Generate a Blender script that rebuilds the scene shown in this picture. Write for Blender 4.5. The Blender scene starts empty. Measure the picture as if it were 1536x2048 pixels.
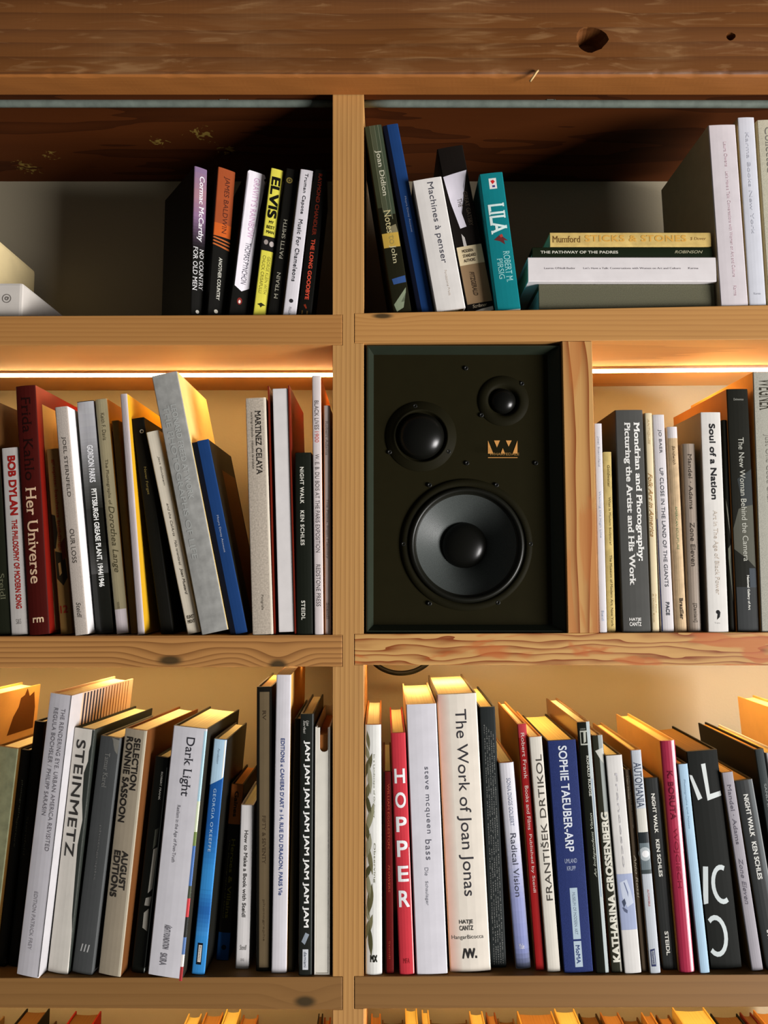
import bpy, bmesh, math, random
from mathutils import Vector, Matrix

sc = bpy.context.scene
COL = sc.collection
# ------------------------------------------------------------------ camera
F = 1480.0                      # focal length in pixels of the 1536x2048 frame
ZC = F / 1400.0                 # camera distance to the front of the bookcase
PITCH = math.atan(121.0 / F)
cd = bpy.data.cameras.new('camera'); cam = bpy.data.objects.new('camera', cd); COL.objects.link(cam)
cd.sensor_fit = 'VERTICAL'; cd.sensor_height = 36.0; cd.lens = 36.0 * F / 2048.0
cd.clip_start = 0.02
cam.location = (0, -ZC, 0); cam.rotation_euler = (math.pi / 2 + PITCH, 0, 0)
sc.camera = cam
# ------------------------------------------------------------------ light
w = bpy.data.worlds.new('room_light'); sc.world = w; w.use_nodes = True
w.node_tree.nodes['Background'].inputs[0].default_value = (0.95, 0.95, 0.90, 1)
w.node_tree.nodes['Background'].inputs[1].default_value = 0.07
ld = bpy.data.lights.new('window_daylight', 'AREA'); lo = bpy.data.objects.new('window_daylight', ld); COL.objects.link(lo)
ld.shape = 'RECTANGLE'; ld.size = 3.0; ld.size_y = 2.4; ld.energy = 1140; ld.color = (1.0, 0.965, 0.95)
lo.location = (6.5, -3.65, -2.2)
lo.rotation_euler = (Vector((-0.05, 0, 0.05)) - Vector(lo.location)).to_track_quat('-Z', 'Y').to_euler()
LED_STRENGTH = 47.0
sc.view_settings.view_transform = 'Standard'; sc.view_settings.look = 'None'
sc.view_settings.gamma = 1.0; sc.view_settings.use_curve_mapping = False
sc.view_settings.exposure = 0.0

# ------------------------------------------------------------------ projection helpers
CP, SP = math.cos(PITCH), math.sin(PITCH)
CAMP = Vector((0, -ZC, 0))
def ray(u, v):
    a = (u - 768.0) / F; b = (1024.0 - v) / F
    return Vector((a, CP - b * SP, SP + b * CP))
def P(u, v, Y=0.0):
    d = ray(u, v); return CAMP + d * ((Y + ZC) / d.y)
def PZ(u, v, z):
    d = ray(u, v); return CAMP + d * (z / d.z)
def U(p):
    q = Vector(p) - CAMP
    z = q.y * CP + q.z * SP
    return 768.0 + F * q.x / z
DEPTH = 0.268                   # bookcase depth, front edge to wall

# ------------------------------------------------------------------ materials
def lin(c):
    c = c / 255.0
    return c / 12.92 if c <= 0.04045 else ((c + 0.055) / 1.055) ** 2.4
def rgb(c, k=1.12):
    return tuple(min(0.86, lin(x) * k) for x in c) + (1.0,)
MATS = {}
def mat(c, rough=0.5, kind='paper'):
    key = (tuple(c), rough, kind)
    if key in MATS: return MATS[key]
    m = bpy.data.materials.new('%s_%d_%d_%d' % ((kind,) + tuple(c))); m.use_nodes = True
    nt = m.node_tree; b = nt.nodes['Principled BSDF']
    b.inputs['Roughness'].default_value = rough
    b.inputs['Specular IOR Level'].default_value = 0.10 if rough >= 0.45 else 0.28
    col = rgb(c)
    tc = nt.nodes.new('ShaderNodeTexCoord'); n = nt.nodes.new('ShaderNodeTexNoise')
    mx = nt.nodes.new('ShaderNodeMix'); mx.data_type = 'RGBA'
    nt.links.new(tc.outputs['Object'], n.inputs['Vector'])
    n.inputs['Detail'].default_value = 3.0
    amt = 0.10
    if kind == 'pages':
        mp = nt.nodes.new('ShaderNodeMapping'); mp.inputs['Scale'].default_value = (900, 6, 6)
        nt.links.new(tc.outputs['Object'], mp.inputs['Vector']); nt.links.new(mp.outputs[0], n.inputs['Vector'])
        n.inputs['Scale'].default_value = 1.0; amt = 0.35
    elif kind == 'cloth':
        n.inputs['Scale'].default_value = 900.0; amt = 0.45
        bp = nt.nodes.new('ShaderNodeBump'); bp.inputs['Strength'].default_value = 0.25; bp.inputs['Distance'].default_value = 0.0006
        nt.links.new(n.outputs['Fac'], bp.inputs['Height']); nt.links.new(bp.outputs[0], b.inputs['Normal'])
    elif kind == 'speckle':
        n.inputs['Scale'].default_value = 420.0; amt = 0.5
    elif kind == 'metal':
        b.inputs['Metallic'].default_value = 1.0; n.inputs['Scale'].default_value = 60.0
    elif kind == 'worn':
        n.inputs['Scale'].default_value = 70.0; amt = 0.4
    elif kind == 'matte':
        b.inputs['Specular IOR Level'].default_value = 0.04; n.inputs['Scale'].default_value = 45.0
    else:
        n.inputs['Scale'].default_value = 45.0
    mx.inputs['A'].default_value = tuple(x * (1 - amt) for x in col[:3]) + (1,)
    mx.inputs['B'].default_value = tuple(min(0.9, x * (1 + amt)) for x in col[:3]) + (1,)
    nt.links.new(n.outputs['Fac'], mx.inputs['Factor'])
    nt.links.new(mx.outputs['Result'], b.inputs['Base Color'])
    MATS[key] = m
    return m

def wood(name, base, dark, axis='X', scale=22.0, dist=5.0, dscale=1.2, stretch=0.10, contrast=0.6, rough=0.55,
         knots=(), fig=None, figamt=0.0, spec=0.3, flecks=(), fleckcol=None, offset=(0, 0, 0), streak=0.25, sheen=0.0, fstretch=1.0, fsoft=0.0):
    m = bpy.data.materials.new(name); m.use_nodes = True
    nt = m.node_tree; N = nt.nodes.new; L = nt.links.new; b = nt.nodes['Principled BSDF']
    b.inputs['Roughness'].default_value = rough; b.inputs['Specular IOR Level'].default_value = spec
    tc = N('ShaderNodeTexCoord')
    src = tc.outputs['Object']
    warp = None; dk = None
    for (kp, r, asp) in knots:
        s = N('ShaderNodeVectorMath'); s.operation = 'SUBTRACT'; L(src, s.inputs[0]); s.inputs[1].default_value = kp
        mu = N('ShaderNodeVectorMath'); mu.operation = 'MULTIPLY'; L(s.outputs[0], mu.inputs[0])
        mu.inputs[1].default_value = (1.0 / asp, 1.0, 1.0) if axis == 'X' else (1.0, 1.0, 1.0 / asp)
        le = N('ShaderNodeVectorMath'); le.operation = 'LENGTH'; L(mu.outputs[0], le.inputs[0])
        a = N('ShaderNodeMapRange'); a.interpolation_type = 'SMOOTHSTEP'; L(le.outputs['Value'], a.inputs['Value'])
        a.inputs['From Min'].default_value = 0.0; a.inputs['From Max'].default_value = r * 4.5
        a.inputs['To Min'].default_value = r * 1.9; a.inputs['To Max'].default_value = 0.0
        d = N('ShaderNodeMapRange'); d.interpolation_type = 'SMOOTHSTEP'; L(le.outputs['Value'], d.inputs['Value'])
        d.inputs['From Min'].default_value = r * 0.45; d.inputs['From Max'].default_value = r * 1.25
        d.inputs['To Min'].default_value = 0.92; d.inputs['To Max'].default_value = 0.0
        if warp is None: warp, dk = a.outputs[0], d.outputs[0]
        else:
            ad = N('ShaderNodeMath'); ad.operation = 'ADD'; L(warp, ad.inputs[0]); L(a.outputs[0], ad.inputs[1]); warp = ad.outputs[0]
            mxx = N('ShaderNodeMath'); mxx.operation = 'MAXIMUM'; L(dk, mxx.inputs[0]); L(d.outputs[0], mxx.inputs[1]); dk = mxx.outputs[0]
    vec = src
    if warp is not None:
        cx = N('ShaderNodeCombineXYZ'); L(warp, cx.inputs['Z' if axis == 'X' else 'X'])
        av = N('ShaderNodeVectorMath'); av.operation = 'ADD'; L(src, av.inputs[0]); L(cx.outputs[0], av.inputs[1]); vec = av.outputs[0]
    mp = N('ShaderNodeMapping'); L(vec, mp.inputs['Vector']); mp.inputs['Location'].default_value = offset
    mp.inputs['Scale'].default_value = (stretch, 1, 1) if axis == 'X' else (1, 1, stretch)
    wv = N('ShaderNodeTexWave'); wv.wave_type = 'BANDS'; wv.wave_profile = 'SAW'
    wv.bands_direction = 'Z' if axis == 'X' else 'X'
    wv.inputs['Scale'].default_value = scale; wv.inputs['Distortion'].default_value = dist
    wv.inputs['Detail'].default_value = 2.0; wv.inputs['Detail Scale'].default_value = dscale
    L(mp.outputs[0], wv.inputs['Vector'])
    pw = N('ShaderNodeMath'); pw.operation = 'POWER'; L(wv.outputs['Fac'], pw.inputs[0]); pw.inputs[1].default_value = 2.5
    mp2 = N('ShaderNodeMapping'); L(src, mp2.inputs['Vector'])
    mp2.inputs['Scale'].default_value = (12, 500, 500) if axis == 'X' else (500, 500, 12)
    fb = N('ShaderNodeTexNoise'); fb.inputs['Scale'].default_value = 1.0; fb.inputs['Detail'].default_value = 4.0; L(mp2.outputs[0], fb.inputs['Vector'])
    mp3 = N('ShaderNodeMapping'); L(src, mp3.inputs['Vector'])
    mp3.inputs['Scale'].default_value = (2.0, 16, 16) if axis == 'X' else (16, 16, 2.0)
    bl = N('ShaderNodeTexNoise'); bl.inputs['Scale'].default_value = 1.0; bl.inputs['Detail'].default_value = 2.0; L(mp3.outputs[0], bl.inputs['Vector'])
    f1 = N('ShaderNodeMath'); f1.operation = 'MULTIPLY'; L(pw.outputs[0], f1.inputs[0]); f1.inputs[1].default_value = contrast
    f2 = N('ShaderNodeMath'); f2.operation = 'MULTIPLY_ADD'; L(fb.outputs['Fac'], f2.inputs[0]); f2.inputs[1].default_value = streak; L(f1.outputs[0], f2.inputs[2])
    f3 = N('ShaderNodeMath'); f3.operation = 'MULTIPLY_ADD'; L(bl.outputs['Fac'], f3.inputs[0]); f3.inputs[1].default_value = 0.35; L(f2.outputs[0], f3.inputs[2])
    f4 = N('ShaderNodeMath'); f4.operation = 'SUBTRACT'; L(f3.outputs[0], f4.inputs[0]); f4.inputs[1].default_value = (streak + 0.35) * 0.45; f4.use_clamp = True
    mx = N('ShaderNodeMix'); mx.data_type = 'RGBA'; L(f4.outputs[0], mx.inputs['Factor'])
    mx.inputs['A'].default_value = rgb(base, 0.9); mx.inputs['B'].default_value = rgb(dark, 0.9)
    out = mx.outputs['Result']
    if fig is not None:
        fg = N('ShaderNodeTexNoise'); fg.inputs['Scale'].default_value = 9.0; fg.inputs['Detail'].default_value = 3.0; fg.inputs['Distortion'].default_value = 1.2
        mpf = N('ShaderNodeMapping'); mpf.inputs['Scale'].default_value = (0.8, 3, 3) if axis == 'X' else (3, 3, 0.5); L(src, mpf.inputs['Vector']); L(mpf.outputs[0], fg.inputs['Vector'])
        r2 = N('ShaderNodeMapRange'); L(fg.outputs['Fac'], r2.inputs['Value']); r2.inputs['From Min'].default_value = 0.54; r2.inputs['From Max'].default_value = 0.60
        r2.inputs['To Max'].default_value = figamt
        m2 = N('ShaderNodeMix'); m2.data_type = 'RGBA'; L(r2.outputs[0], m2.inputs['Factor']); L(out, m2.inputs['A']); m2.inputs['B'].default_value = rgb(fig); out = m2.outputs['Result']
    if dk is not None:
        m3 = N('ShaderNodeMix'); m3.data_type = 'RGBA'; L(dk, m3.inputs['Factor']); L(out, m3.inputs['A']); m3.inputs['B'].default_value = rgb((48, 38, 18)); out = m3.outputs['Result']
    for (kp, r) in flecks:      # patches where the stain has flaked off
        s = N('ShaderNodeVectorMath'); s.operation = 'DISTANCE'; L(src, s.inputs[0]); s.inputs[1].default_value = kp
        a = N('ShaderNodeMapRange'); L(s.outputs['Value'], a.inputs['Value']); a.inputs['From Min'].default_value = r * 0.2; a.inputs['From Max'].default_value = r
        a.inputs['To Min'].default_value = 0.16; a.inputs['To Max'].default_value = -0.12
        n = N('ShaderNodeTexNoise'); n.inputs['Scale'].default_value = 70.0; n.inputs['Detail'].default_value = 4.0; n.inputs['Distortion'].default_value = 1.5
        ms = N('ShaderNodeMapping'); ms.inputs['Scale'].default_value = (fstretch, 1, 1); L(src, ms.inputs['Vector']); L(ms.outputs[0], n.inputs['Vector'])
        ad = N('ShaderNodeMath'); ad.operation = 'ADD'; L(n.outputs['Fac'], ad.inputs[0]); L(a.outputs[0], ad.inputs[1])
        th = N('ShaderNodeMapRange'); L(ad.outputs[0], th.inputs['Value']); th.inputs['From Min'].default_value = 0.66 - fsoft; th.inputs['From Max'].default_value = 0.74 + fsoft; th.inputs['To Max'].default_value = 1.0 - 3.2 * fsoft
        m4 = N('ShaderNodeMix'); m4.data_type = 'RGBA'; L(th.outputs[0], m4.inputs['Factor']); L(out, m4.inputs['A']); m4.inputs['B'].default_value = rgb(fleckcol); out = m4.outputs['Result']
    L(out, b.inputs['Base Color'])
    if sheen:                   # worn, polished streaks along the grain
        rr = N('ShaderNodeMapRange'); L(bl.outputs['Fac'], rr.inputs['Value']); rr.inputs['From Min'].default_value = 0.35; rr.inputs['From Max'].default_value = 0.7
        rr.inputs['To Min'].default_value = rough; rr.inputs['To Max'].default_value = rough - sheen; L(rr.outputs[0], b.inputs['Roughness'])
    bp = N('ShaderNodeBump'); bp.inputs['Strength'].default_value = 0.25; bp.inputs['Distance'].default_value = 0.001
    L(f3.outputs[0], bp.inputs['Height']); L(bp.outputs[0], b.inputs['Normal'])
    return m

# ------------------------------------------------------------------ object helpers
def link(name, bm, mats, parent=None, matrix=None):
    bm.normal_update()
    me = bpy.data.meshes.new(name); bm.to_mesh(me); bm.free()
    o = bpy.data.objects.new(name, me); COL.objects.link(o)
    for m in (mats if isinstance(mats, (list, tuple)) else [mats]): me.materials.append(m)
    if matrix is not None: o.matrix_world = matrix
    if parent is not None: o.parent = parent
    return o
def tag(o, label, cat=None, group=None):
    if label: o['label'] = label
    if cat: o['category'] = cat
    if group: o['group'] = group
    return o
def root(name, matrix, label, cat, group=None):
    o = bpy.data.objects.new(name, None); COL.objects.link(o); o.empty_display_size = 0.02
    o.matrix_world = matrix; tag(o, label, cat, group); return o
def struct(o):
    o['kind'] = 'structure'; return o
def prism(bm, pts, z0, z1, mi=0):
    """closed outline of (x, y) points extruded from z0 to z1"""
    lo_ = [bm.verts.new((x, y, z0)) for x, y in pts]; hi = [bm.verts.new((x, y, z1)) for x, y in pts]
    n = len(pts); fs = []
    for i in range(n):
        j = (i + 1) % n; fs.append(bm.faces.new((lo_[i], lo_[j], hi[j], hi[i])))
    fs.append(bm.faces.new(hi)); fs.append(bm.faces.new(list(reversed(lo_))))
    for f in fs: f.material_index = mi
    return fs
def boxm(bm, a, b, bev=0.0):
    r = bmesh.ops.create_cube(bm, size=1.0)
    vs = r['verts']
    for v in vs:
        v.co = Vector([(a[i] + b[i]) / 2 + v.co[i] * (b[i] - a[i]) for i in range(3)])
    if bev:
        es = list({e for v in vs for e in v.link_edges})
        bmesh.ops.bevel(bm, geom=es, offset=bev, segments=2, profile=0.7, affect='EDGES')
def frontprism(bm, pts, y0, y1, bev=0.0):
    """outline of (x, z) points, counter-clockwise seen from the camera, from depth y0 to y1"""
    f = [bm.verts.new((x, y0, z)) for x, z in pts]; k = [bm.verts.new((x, y1, z)) for x, z in pts]
    n = len(pts)
    bm.faces.new(f); bm.faces.new(list(reversed(k)))
    for i in range(n):
        j = (i + 1) % n; bm.faces.new((f[j], f[i], k[i], k[j]))
    bmesh.ops.recalc_face_normals(bm, faces=bm.faces[:])
    if bev:
        es = [e for e in bm.edges if all(abs(v.co.y - y0) < 1e-6 for v in e.verts)]
        bmesh.ops.bevel(bm, geom=es, offset=bev, segments=2, profile=0.6, affect='EDGES')
def lathe(bm, prof, cx, cz, seg=64, mi=0):
    """profile of (radius, y) turned about the y axis through (cx, cz)"""
    rings = []
    for r, y in prof:
        if r < 1e-6: rings.append([bm.verts.new((cx, y, cz))])
        else: rings.append([bm.verts.new((cx + r * math.cos(2 * math.pi * k / seg), y, cz + r * math.sin(2 * math.pi * k / seg))) for k in range(seg)])
    for a, b in zip(rings, rings[1:]):
        for k in range(seg):
            j = (k + 1) % seg
            if len(a) == 1 and len(b) == 1: continue
            if len(a) == 1: f = bm.faces.new((a[0], b[j], b[k]))
            elif len(b) == 1: f = bm.faces.new((a[k], a[j], b[0]))
            else: f = bm.faces.new((a[k], a[j], b[j], b[k]))
            f.smooth = True; f.material_index = mi
    bmesh.ops.recalc_face_normals(bm, faces=bm.faces[:])
def tube(bm, pts, r, seg=10):
    pts = [Vector(p) for p in pts]; rings = []
    for i, p in enumerate(pts):
        t = (pts[min(i + 1, len(pts) - 1)] - pts[max(i - 1, 0)]).normalized()
        a = t.cross(Vector((0, 1, 0.01))).normalized(); b = t.cross(a)
        rings.append([bm.verts.new(p + a * r * math.cos(2 * math.pi * k / seg) + b * r * math.sin(2 * math.pi * k / seg)) for k in range(seg)])
    for A, B in zip(rings, rings[1:]):
        for k in range(seg):
            j = (k + 1) % seg; f = bm.faces.new((A[k], A[j], B[j], B[k])); f.smooth = True
    bm.faces.new(rings[0]); bm.faces.new(list(reversed(rings[-1])))
    bmesh.ops.recalc_face_normals(bm, faces=bm.faces[:])
def spline(pts, n=8):
    out = []
    for i in range(len(pts) - 1):
        p0 = Vector(pts[max(i - 1, 0)]); p1 = Vector(pts[i]); p2 = Vector(pts[i + 1]); p3 = Vector(pts[min(i + 2, len(pts) - 1)])
        for k in range(n):
            t = k / n
            out.append(0.5 * ((2 * p1) + (-p0 + p2) * t + (2 * p0 - 5 * p1 + 4 * p2 - p3) * t * t + (-p0 + 3 * p1 - 3 * p2 + p3) * t ** 3))
    out.append(Vector(pts[-1])); return out

# ------------------------------------------------------------------ the bookcase
M_POST = wood('wood_post_fir', (200, 150, 88), (140, 92, 44), 'Z', 46, 3.0, 0.6, 0.015, 0.4, 0.55, streak=0.45)
M_SHELF_A = wood('wood_shelf_fir', (186, 132, 72), (140, 88, 38), 'X', 44, 4.0, 0.8, 0.03, 0.4, 0.55)
kA = P(340, 1321); kB = P(556, 1330); kC = P(610, 2003)
M_SHELF_B = wood('wood_shelf_knotty', (190, 136, 76), (112, 66, 26), 'X', 42, 4.5, 0.9, 0.05, 0.75, 0.55,
                 knots=[((kA.x, 0, kA.z), 0.0075, 2.6), ((kB.x, 0, kB.z), 0.0085, 1.7)])
M_SHELF_C = wood('wood_shelf_figured', (212, 164, 98), (140, 70, 26), 'X', 30, 11.0, 1.3, 0.2, 1.1, 0.5, fig=(176, 92, 42), figamt=0.7)
M_SHELF_D = wood('wood_shelf_low', (142, 102, 55), (108, 72, 33), 'X', 22, 3.0, 1.0, 0.05, 0.3, 0.6, knots=[((kC.x, 0, kC.z), 0.008, 2.0)])  # base darkened to carry the lens vignette low in the frame
kD = P(765, 632)
M_SHELF_E = wood('wood_shelf_upper', (200, 146, 82), (150, 96, 44), 'X', 40, 3.5, 0.8, 0.03, 0.4, 0.55, knots=[((kD.x, 0, kD.z), 0.0045, 3.6)])
M_PANEL = wood('wood_divider_fir', (208, 158, 94), (146, 78, 30), 'Z', 15, 8.0, 1.1, 0.14, 1.1, 0.5, fig=(176, 104, 50), figamt=0.5)

BC = root('bookcase', Matrix.Translation(P(696, 2018)), 'built-in bookcase of pale fir shelves notched into one square post', 'bookcase')
BCI = BC.matrix_world.inverted()
def part(name, bm, m, parent=BC):
    o = link(name, bm, m); o.parent = parent; o.matrix_parent_inverse = parent.matrix_world.inverted(); return o

ULEFT, URIGHT = -520, 2060
# shelf front faces in photo coordinates: (top at outer end, top at post, bottom at post, bottom at outer end)
SH = {'1L': (632, 629, 690, 691), '1R': (626.5, 610, 679, 686), '2L': (1272.5, 1270, 1333, 1336), '2R': (1268, 1264.5, 1331, 1330),
      '3L': (1956, 1953.5, 2020, 2016), '3R': (1953, 1949, 2014, 2018)}
def seg_v(key, u, top=True):
    a, b, c, d = SH[key]
    if key.endswith('L'):
        return (a + (b - a) * u / 685.0) if top else (d + (c - d) * u / 685.0)
    t = (u - 708.0) / (1536 - 708)
    return (a + (b - a) * t) if top else (d + (c - d) * t)
def shelf_z(key, u):
    return P(u, seg_v(key, u)).z
def make_shelf(key, m):
    bm = bmesh.new()
    us = (ULEFT, 684.3) if key.endswith('L') else (708.7, URIGHT)
    pts = []
    for u in us: pts.append(P(u, seg_v(key, u, False)))
    for u in reversed(us): pts.append(P(u, seg_v(key, u, True)))
    frontprism(bm, [(p.x, p.z) for p in pts], 0.0, DEPTH, 0.0012)
    return part('shelf', bm, m)
make_shelf('1L', M_SHELF_A); make_shelf('1R', M_SHELF_E); make_shelf('2L', M_SHELF_B)
make_shelf('2R', M_SHELF_C); make_shelf('3L', M_SHELF_D); make_shelf('3R', M_SHELF_D)
bm = bmesh.new()
L_, R_ = [], []
for (l, r) in (('1L', '1R'), ('2L', '2R'), ('3L', '3R')):
    a, b = seg_v(l, 685), seg_v(l, 685, False); L_ += [(665, a), (685, a), (685, b), (665, b)]
    a, b = seg_v(r, 708), seg_v(r, 708, False); R_ += [(727.3, a), (708, a), (708, b), (727.3, b)]
outl = [(665, 180)] + L_ + [(665, 2400), (727.3, 2400)] + list(reversed(R_)) + [(727.3, 180)]
pp = [P(u, v) for u, v in outl]
frontprism(bm, [(p.x, p.z) for p in pp], 0.0004, DEPTH, 0.0007)
part('upright_post', bm, M_POST)
# divider panel right of the loudspeaker
bm = bmesh.new()
zt = shelf_z('1R', 1150) - 0.0005; zt = P(1150, seg_v('1R', 1150, False)).z - 0.0003; zb = P(1150, seg_v('2R', 1150)).z + 0.0003
PL, PR = P(1130, 975).x, P(1190.5, 975).x
frontprism(bm, [(PL, zb), (PR, zb), (PR, zt), (PL, zt)], -0.001, DEPTH - 0.001, 0.001)
part('divider_panel', bm, M_PANEL)
# bottom shelf, below the frame, that carries the lowest row of books
Z4 = -1.06
bm = bmesh.new(); boxm(bm, (P(ULEFT, 2018).x, 0.0, Z4 - 0.045), (P(665, 2018).x - 0.0003, DEPTH, Z4), 0.001); part('shelf', bm, M_SHELF_D)
bm = bmesh.new(); boxm(bm, (P(727.3, 2018).x + 0.0003, 0.0, Z4 - 0.045), (P(URIGHT, 2018).x, DEPTH, Z4), 0.001); part('shelf', bm, M_SHELF_D)

# ------------------------------------------------------------------ wall, ceiling, beam, pipe
def plaster():
    m = bpy.data.materials.new('plaster_olive'); m.use_nodes = True
    nt = m.node_tree; b = nt.nodes['Principled BSDF']; b.inputs['Roughness'].default_value = 0.85; b.inputs['Specular IOR Level'].default_value = 0.15
    tc = nt.nodes.new('ShaderNodeTexCoord'); n = nt.nodes.new('ShaderNodeTexNoise'); n.inputs['Scale'].default_value = 3.0; n.inputs['Detail'].default_value = 5
    mx = nt.nodes.new('ShaderNodeMix'); mx.data_type = 'RGBA'
    mx.inputs['A'].default_value = (0.29, 0.25, 0.17, 1); mx.inputs['B'].default_value = (0.36, 0.315, 0.22, 1)
    n2 = nt.nodes.new('ShaderNodeTexNoise'); n2.inputs['Scale'].default_value = 260.0
    bp = nt.nodes.new('ShaderNodeBump'); bp.inputs['Strength'].default_value = 0.15; bp.inputs['Distance'].default_value = 0.001
    nt.links.new(tc.outputs['Object'], n.inputs['Vector']); nt.links.new(tc.outputs['Object'], n2.inputs['Vector'])
    nt.links.new(n.outputs['Fac'], mx.inputs['Factor']); nt.links.new(mx.outputs['Result'], b.inputs['Base Color'])
    nt.links.new(n2.outputs['Fac'], bp.inputs['Height']); nt.links.new(bp.outputs[0], b.inputs['Normal'])
    return m
XL, XR = P(ULEFT, 1000).x, P(URIGHT, 1000).x
ZTOP = P(768, 150, -0.045).z
bm = bmesh.new(); boxm(bm, (XL, DEPTH + 0.0005, -1.15), (XR, DEPTH + 0.06, ZTOP + 0.2)); struct(link('wall_back', bm, plaster()))
fl = [P(u, v, 0.1) for u, v in ((330, 268), (420, 275), (60, 330))]
fz = ZTOP + 0.012
flk = [((PZ(u, v, fz).x, PZ(u, v, fz).y, fz), r) for u, v, r in ((320, 285, 0.03), (405, 268, 0.04), (455, 300, 0.03), (55, 335, 0.04), (100, 310, 0.03))]
M_CEIL = wood('wood_ceiling_stained', (84, 42, 16), (44, 19, 7), 'X', 16, 6, 1.2, 0.12, 0.6, 0.6, flecks=flk, fleckcol=(130, 108, 50), spec=0.06)
bm = bmesh.new(); boxm(bm, (XL, 0.0005, fz), (XR, DEPTH + 0.0003, fz + 0.03)); struct(link('ceiling', bm, M_CEIL))
# timber beam: rounded, chipped profile lofted along x
M_BEAM = wood('wood_beam_old', (122, 74, 32), (72, 38, 14), 'X', 14, 4, 1.0, 0.06, 0.5, 0.55, spec=0.5, sheen=0.2, streak=0.35,
              flecks=[(tuple(P(u, v, -0.045)), r) for u, v, r in ((985, 122, 0.06), (790, 128, 0.07), (520, 55, 0.13), (900, 40, 0.1), (1320, 110, 0.08), (250, 130, 0.1))], fleckcol=(150, 112, 72), fstretch=0.14, fsoft=0.2)
random.seed(4)
bm = bmesh.new()
zb = ZTOP; zt = ZTOP + 0.20
rings = []
NX = 260
ph = [random.uniform(0, 6.28) for _ in range(6)]
for i in range(NX + 1):
    x = XL + (XR - XL) * i / NX
    chip = 0.0012 * math.sin(x * 43 + ph[0]) + 0.0009 * math.sin(x * 117 + ph[1]) + random.uniform(-0.0008, 0.0008)
    if random.random() < 0.06: chip += random.uniform(0.001, 0.003)
    r = 0.004 + max(0, chip)
    prof = [(-0.045, zt), (-0.045 + 0.0006 * math.sin(x * 30 + ph[2]), zb + 0.06), (-0.045, zb + r * 1.6), (-0.045 + r * 0.35, zb + r * 0.5), (-0.045 + r * 1.2, zb),
            (-0.02, zb + 0.0004 * math.sin(x * 60)), (-0.001, zb), (-0.001, zt)]
    rings.append([bm.verts.new((x, y, z)) for y, z in prof])
for A, B in zip(rings, rings[1:]):
    for k in range(len(A)):
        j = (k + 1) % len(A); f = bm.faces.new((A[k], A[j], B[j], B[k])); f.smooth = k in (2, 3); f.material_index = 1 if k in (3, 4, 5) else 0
bm.faces.new(rings[0]); bm.faces.new(list(reversed(rings[-1])))
bmesh.ops.recalc_face_normals(bm, faces=bm.faces[:])
M_BEAM2 = wood('wood_beam_underside_lit', (172, 108, 50), (120, 68, 26), 'X', 14, 4, 1.0, 0.06, 0.35, 0.6, streak=0.4)  # lighter than the front, so light from below is put into the colour
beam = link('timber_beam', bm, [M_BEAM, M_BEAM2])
cbm = bmesh.new()
h1, h2 = P(1183, 79, -0.045), P(1461, 73, -0.045)
for (c, rx, rz, dp) in ((h1, 0.0225, 0.0185, 0.03), (h2, 0.0065, 0.006, 0.02)):
    n = 28; A = []; B = []; C_ = []
    for k in range(n):
        a = 2 * math.pi * k / n; q = 1 + 0.07 * math.sin(3 * a + 1) + random.uniform(-0.04, 0.04)
        A.append(cbm.verts.new((c.x + 1.12 * rx * q * math.cos(a), -0.06, c.z + 1.12 * rz * q * math.sin(a))))
        B.append(cbm.verts.new((c.x + rx * q * math.cos(a), -0.045 + 0.006, c.z + rz * q * math.sin(a))))
        C_.append(cbm.verts.new((c.x + 0.75 * rx * math.cos(a), -0.045 + dp, c.z + 0.75 * rz * math.sin(a))))
    for k in range(n):
        j = (k + 1) % n; cbm.faces.new((A[k], A[j], B[j], B[k])); cbm.faces.new((B[k], B[j], C_[j], C_[k]))
    cbm.faces.new(A); cbm.faces.new(list(reversed(C_)))
bmesh.ops.recalc_face_normals(cbm, faces=cbm.faces[:])
cut = link('cutter', cbm, M_BEAM)
md = beam.modifiers.new('holes', 'BOOLEAN'); md.object = cut; md.operation = 'DIFFERENCE'; md.solver = 'EXACT'
bpy.context.view_layer.update()
dg = bpy.context.evaluated_depsgraph_get()
nm = bpy.data.meshes.new_from_object(beam.evaluated_get(dg)); beam.modifiers.clear(); beam.data = nm; nm.name = 'timber_beam'
bpy.data.objects.remove(cut)
tag(beam, 'dark weathered timber beam with a round knot hole across the top of the bookcase', 'beam')
bm = bmesh.new()
s0, s1 = P(1060, 163, -0.0465), P(1076, 141, -0.0475)
tube(bm, [s0, s0.lerp(s1, 0.3) + Vector((0.0005, -0.0015, 0)), s0.lerp(s1, 0.7) + Vector((0.0008, -0.003, 0.0005)), s1], 0.0016, 6)
o = link('splinter', bm, mat((190, 160, 110), 0.6)); o.parent = beam; tag(o, 'pale splinter torn from the lower edge')
# grey pipe behind the beam, in two lengths either side of the post
M_PIPE = mat((98, 106, 98), 0.45, 'worn')
py = 0.034; pz = P(768, 207, py).z
for (xa, xb, lab, dz) in ((XL, P(665, 205).x - 0.0005, 'thin grey pipe under the ceiling left of the post', 0.0), (P(727.3, 205).x + 0.0005, XR, 'thin grey pipe under the ceiling right of the post', -0.0015)):
    bm = bmesh.new(); n = 24
    tube(bm, [(xa + (xb - xa) * k / n, py, pz + (dz * k / n if dz else 0)) for k in range(n + 1)], 0.0058, 12)
    o = link('pipe', bm, M_PIPE); tag(o, lab, 'pipe')
    for k in (0.3, 0.8):
        bm = bmesh.new(); x = xa + (xb - xa) * k
        boxm(bm, (x - 0.006, py - 0.006, pz + 0.0045), (x + 0.006, py + 0.006, fz), 0.001)
        c = link('pipe_clip', bm, M_PIPE); c.parent = o

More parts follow.
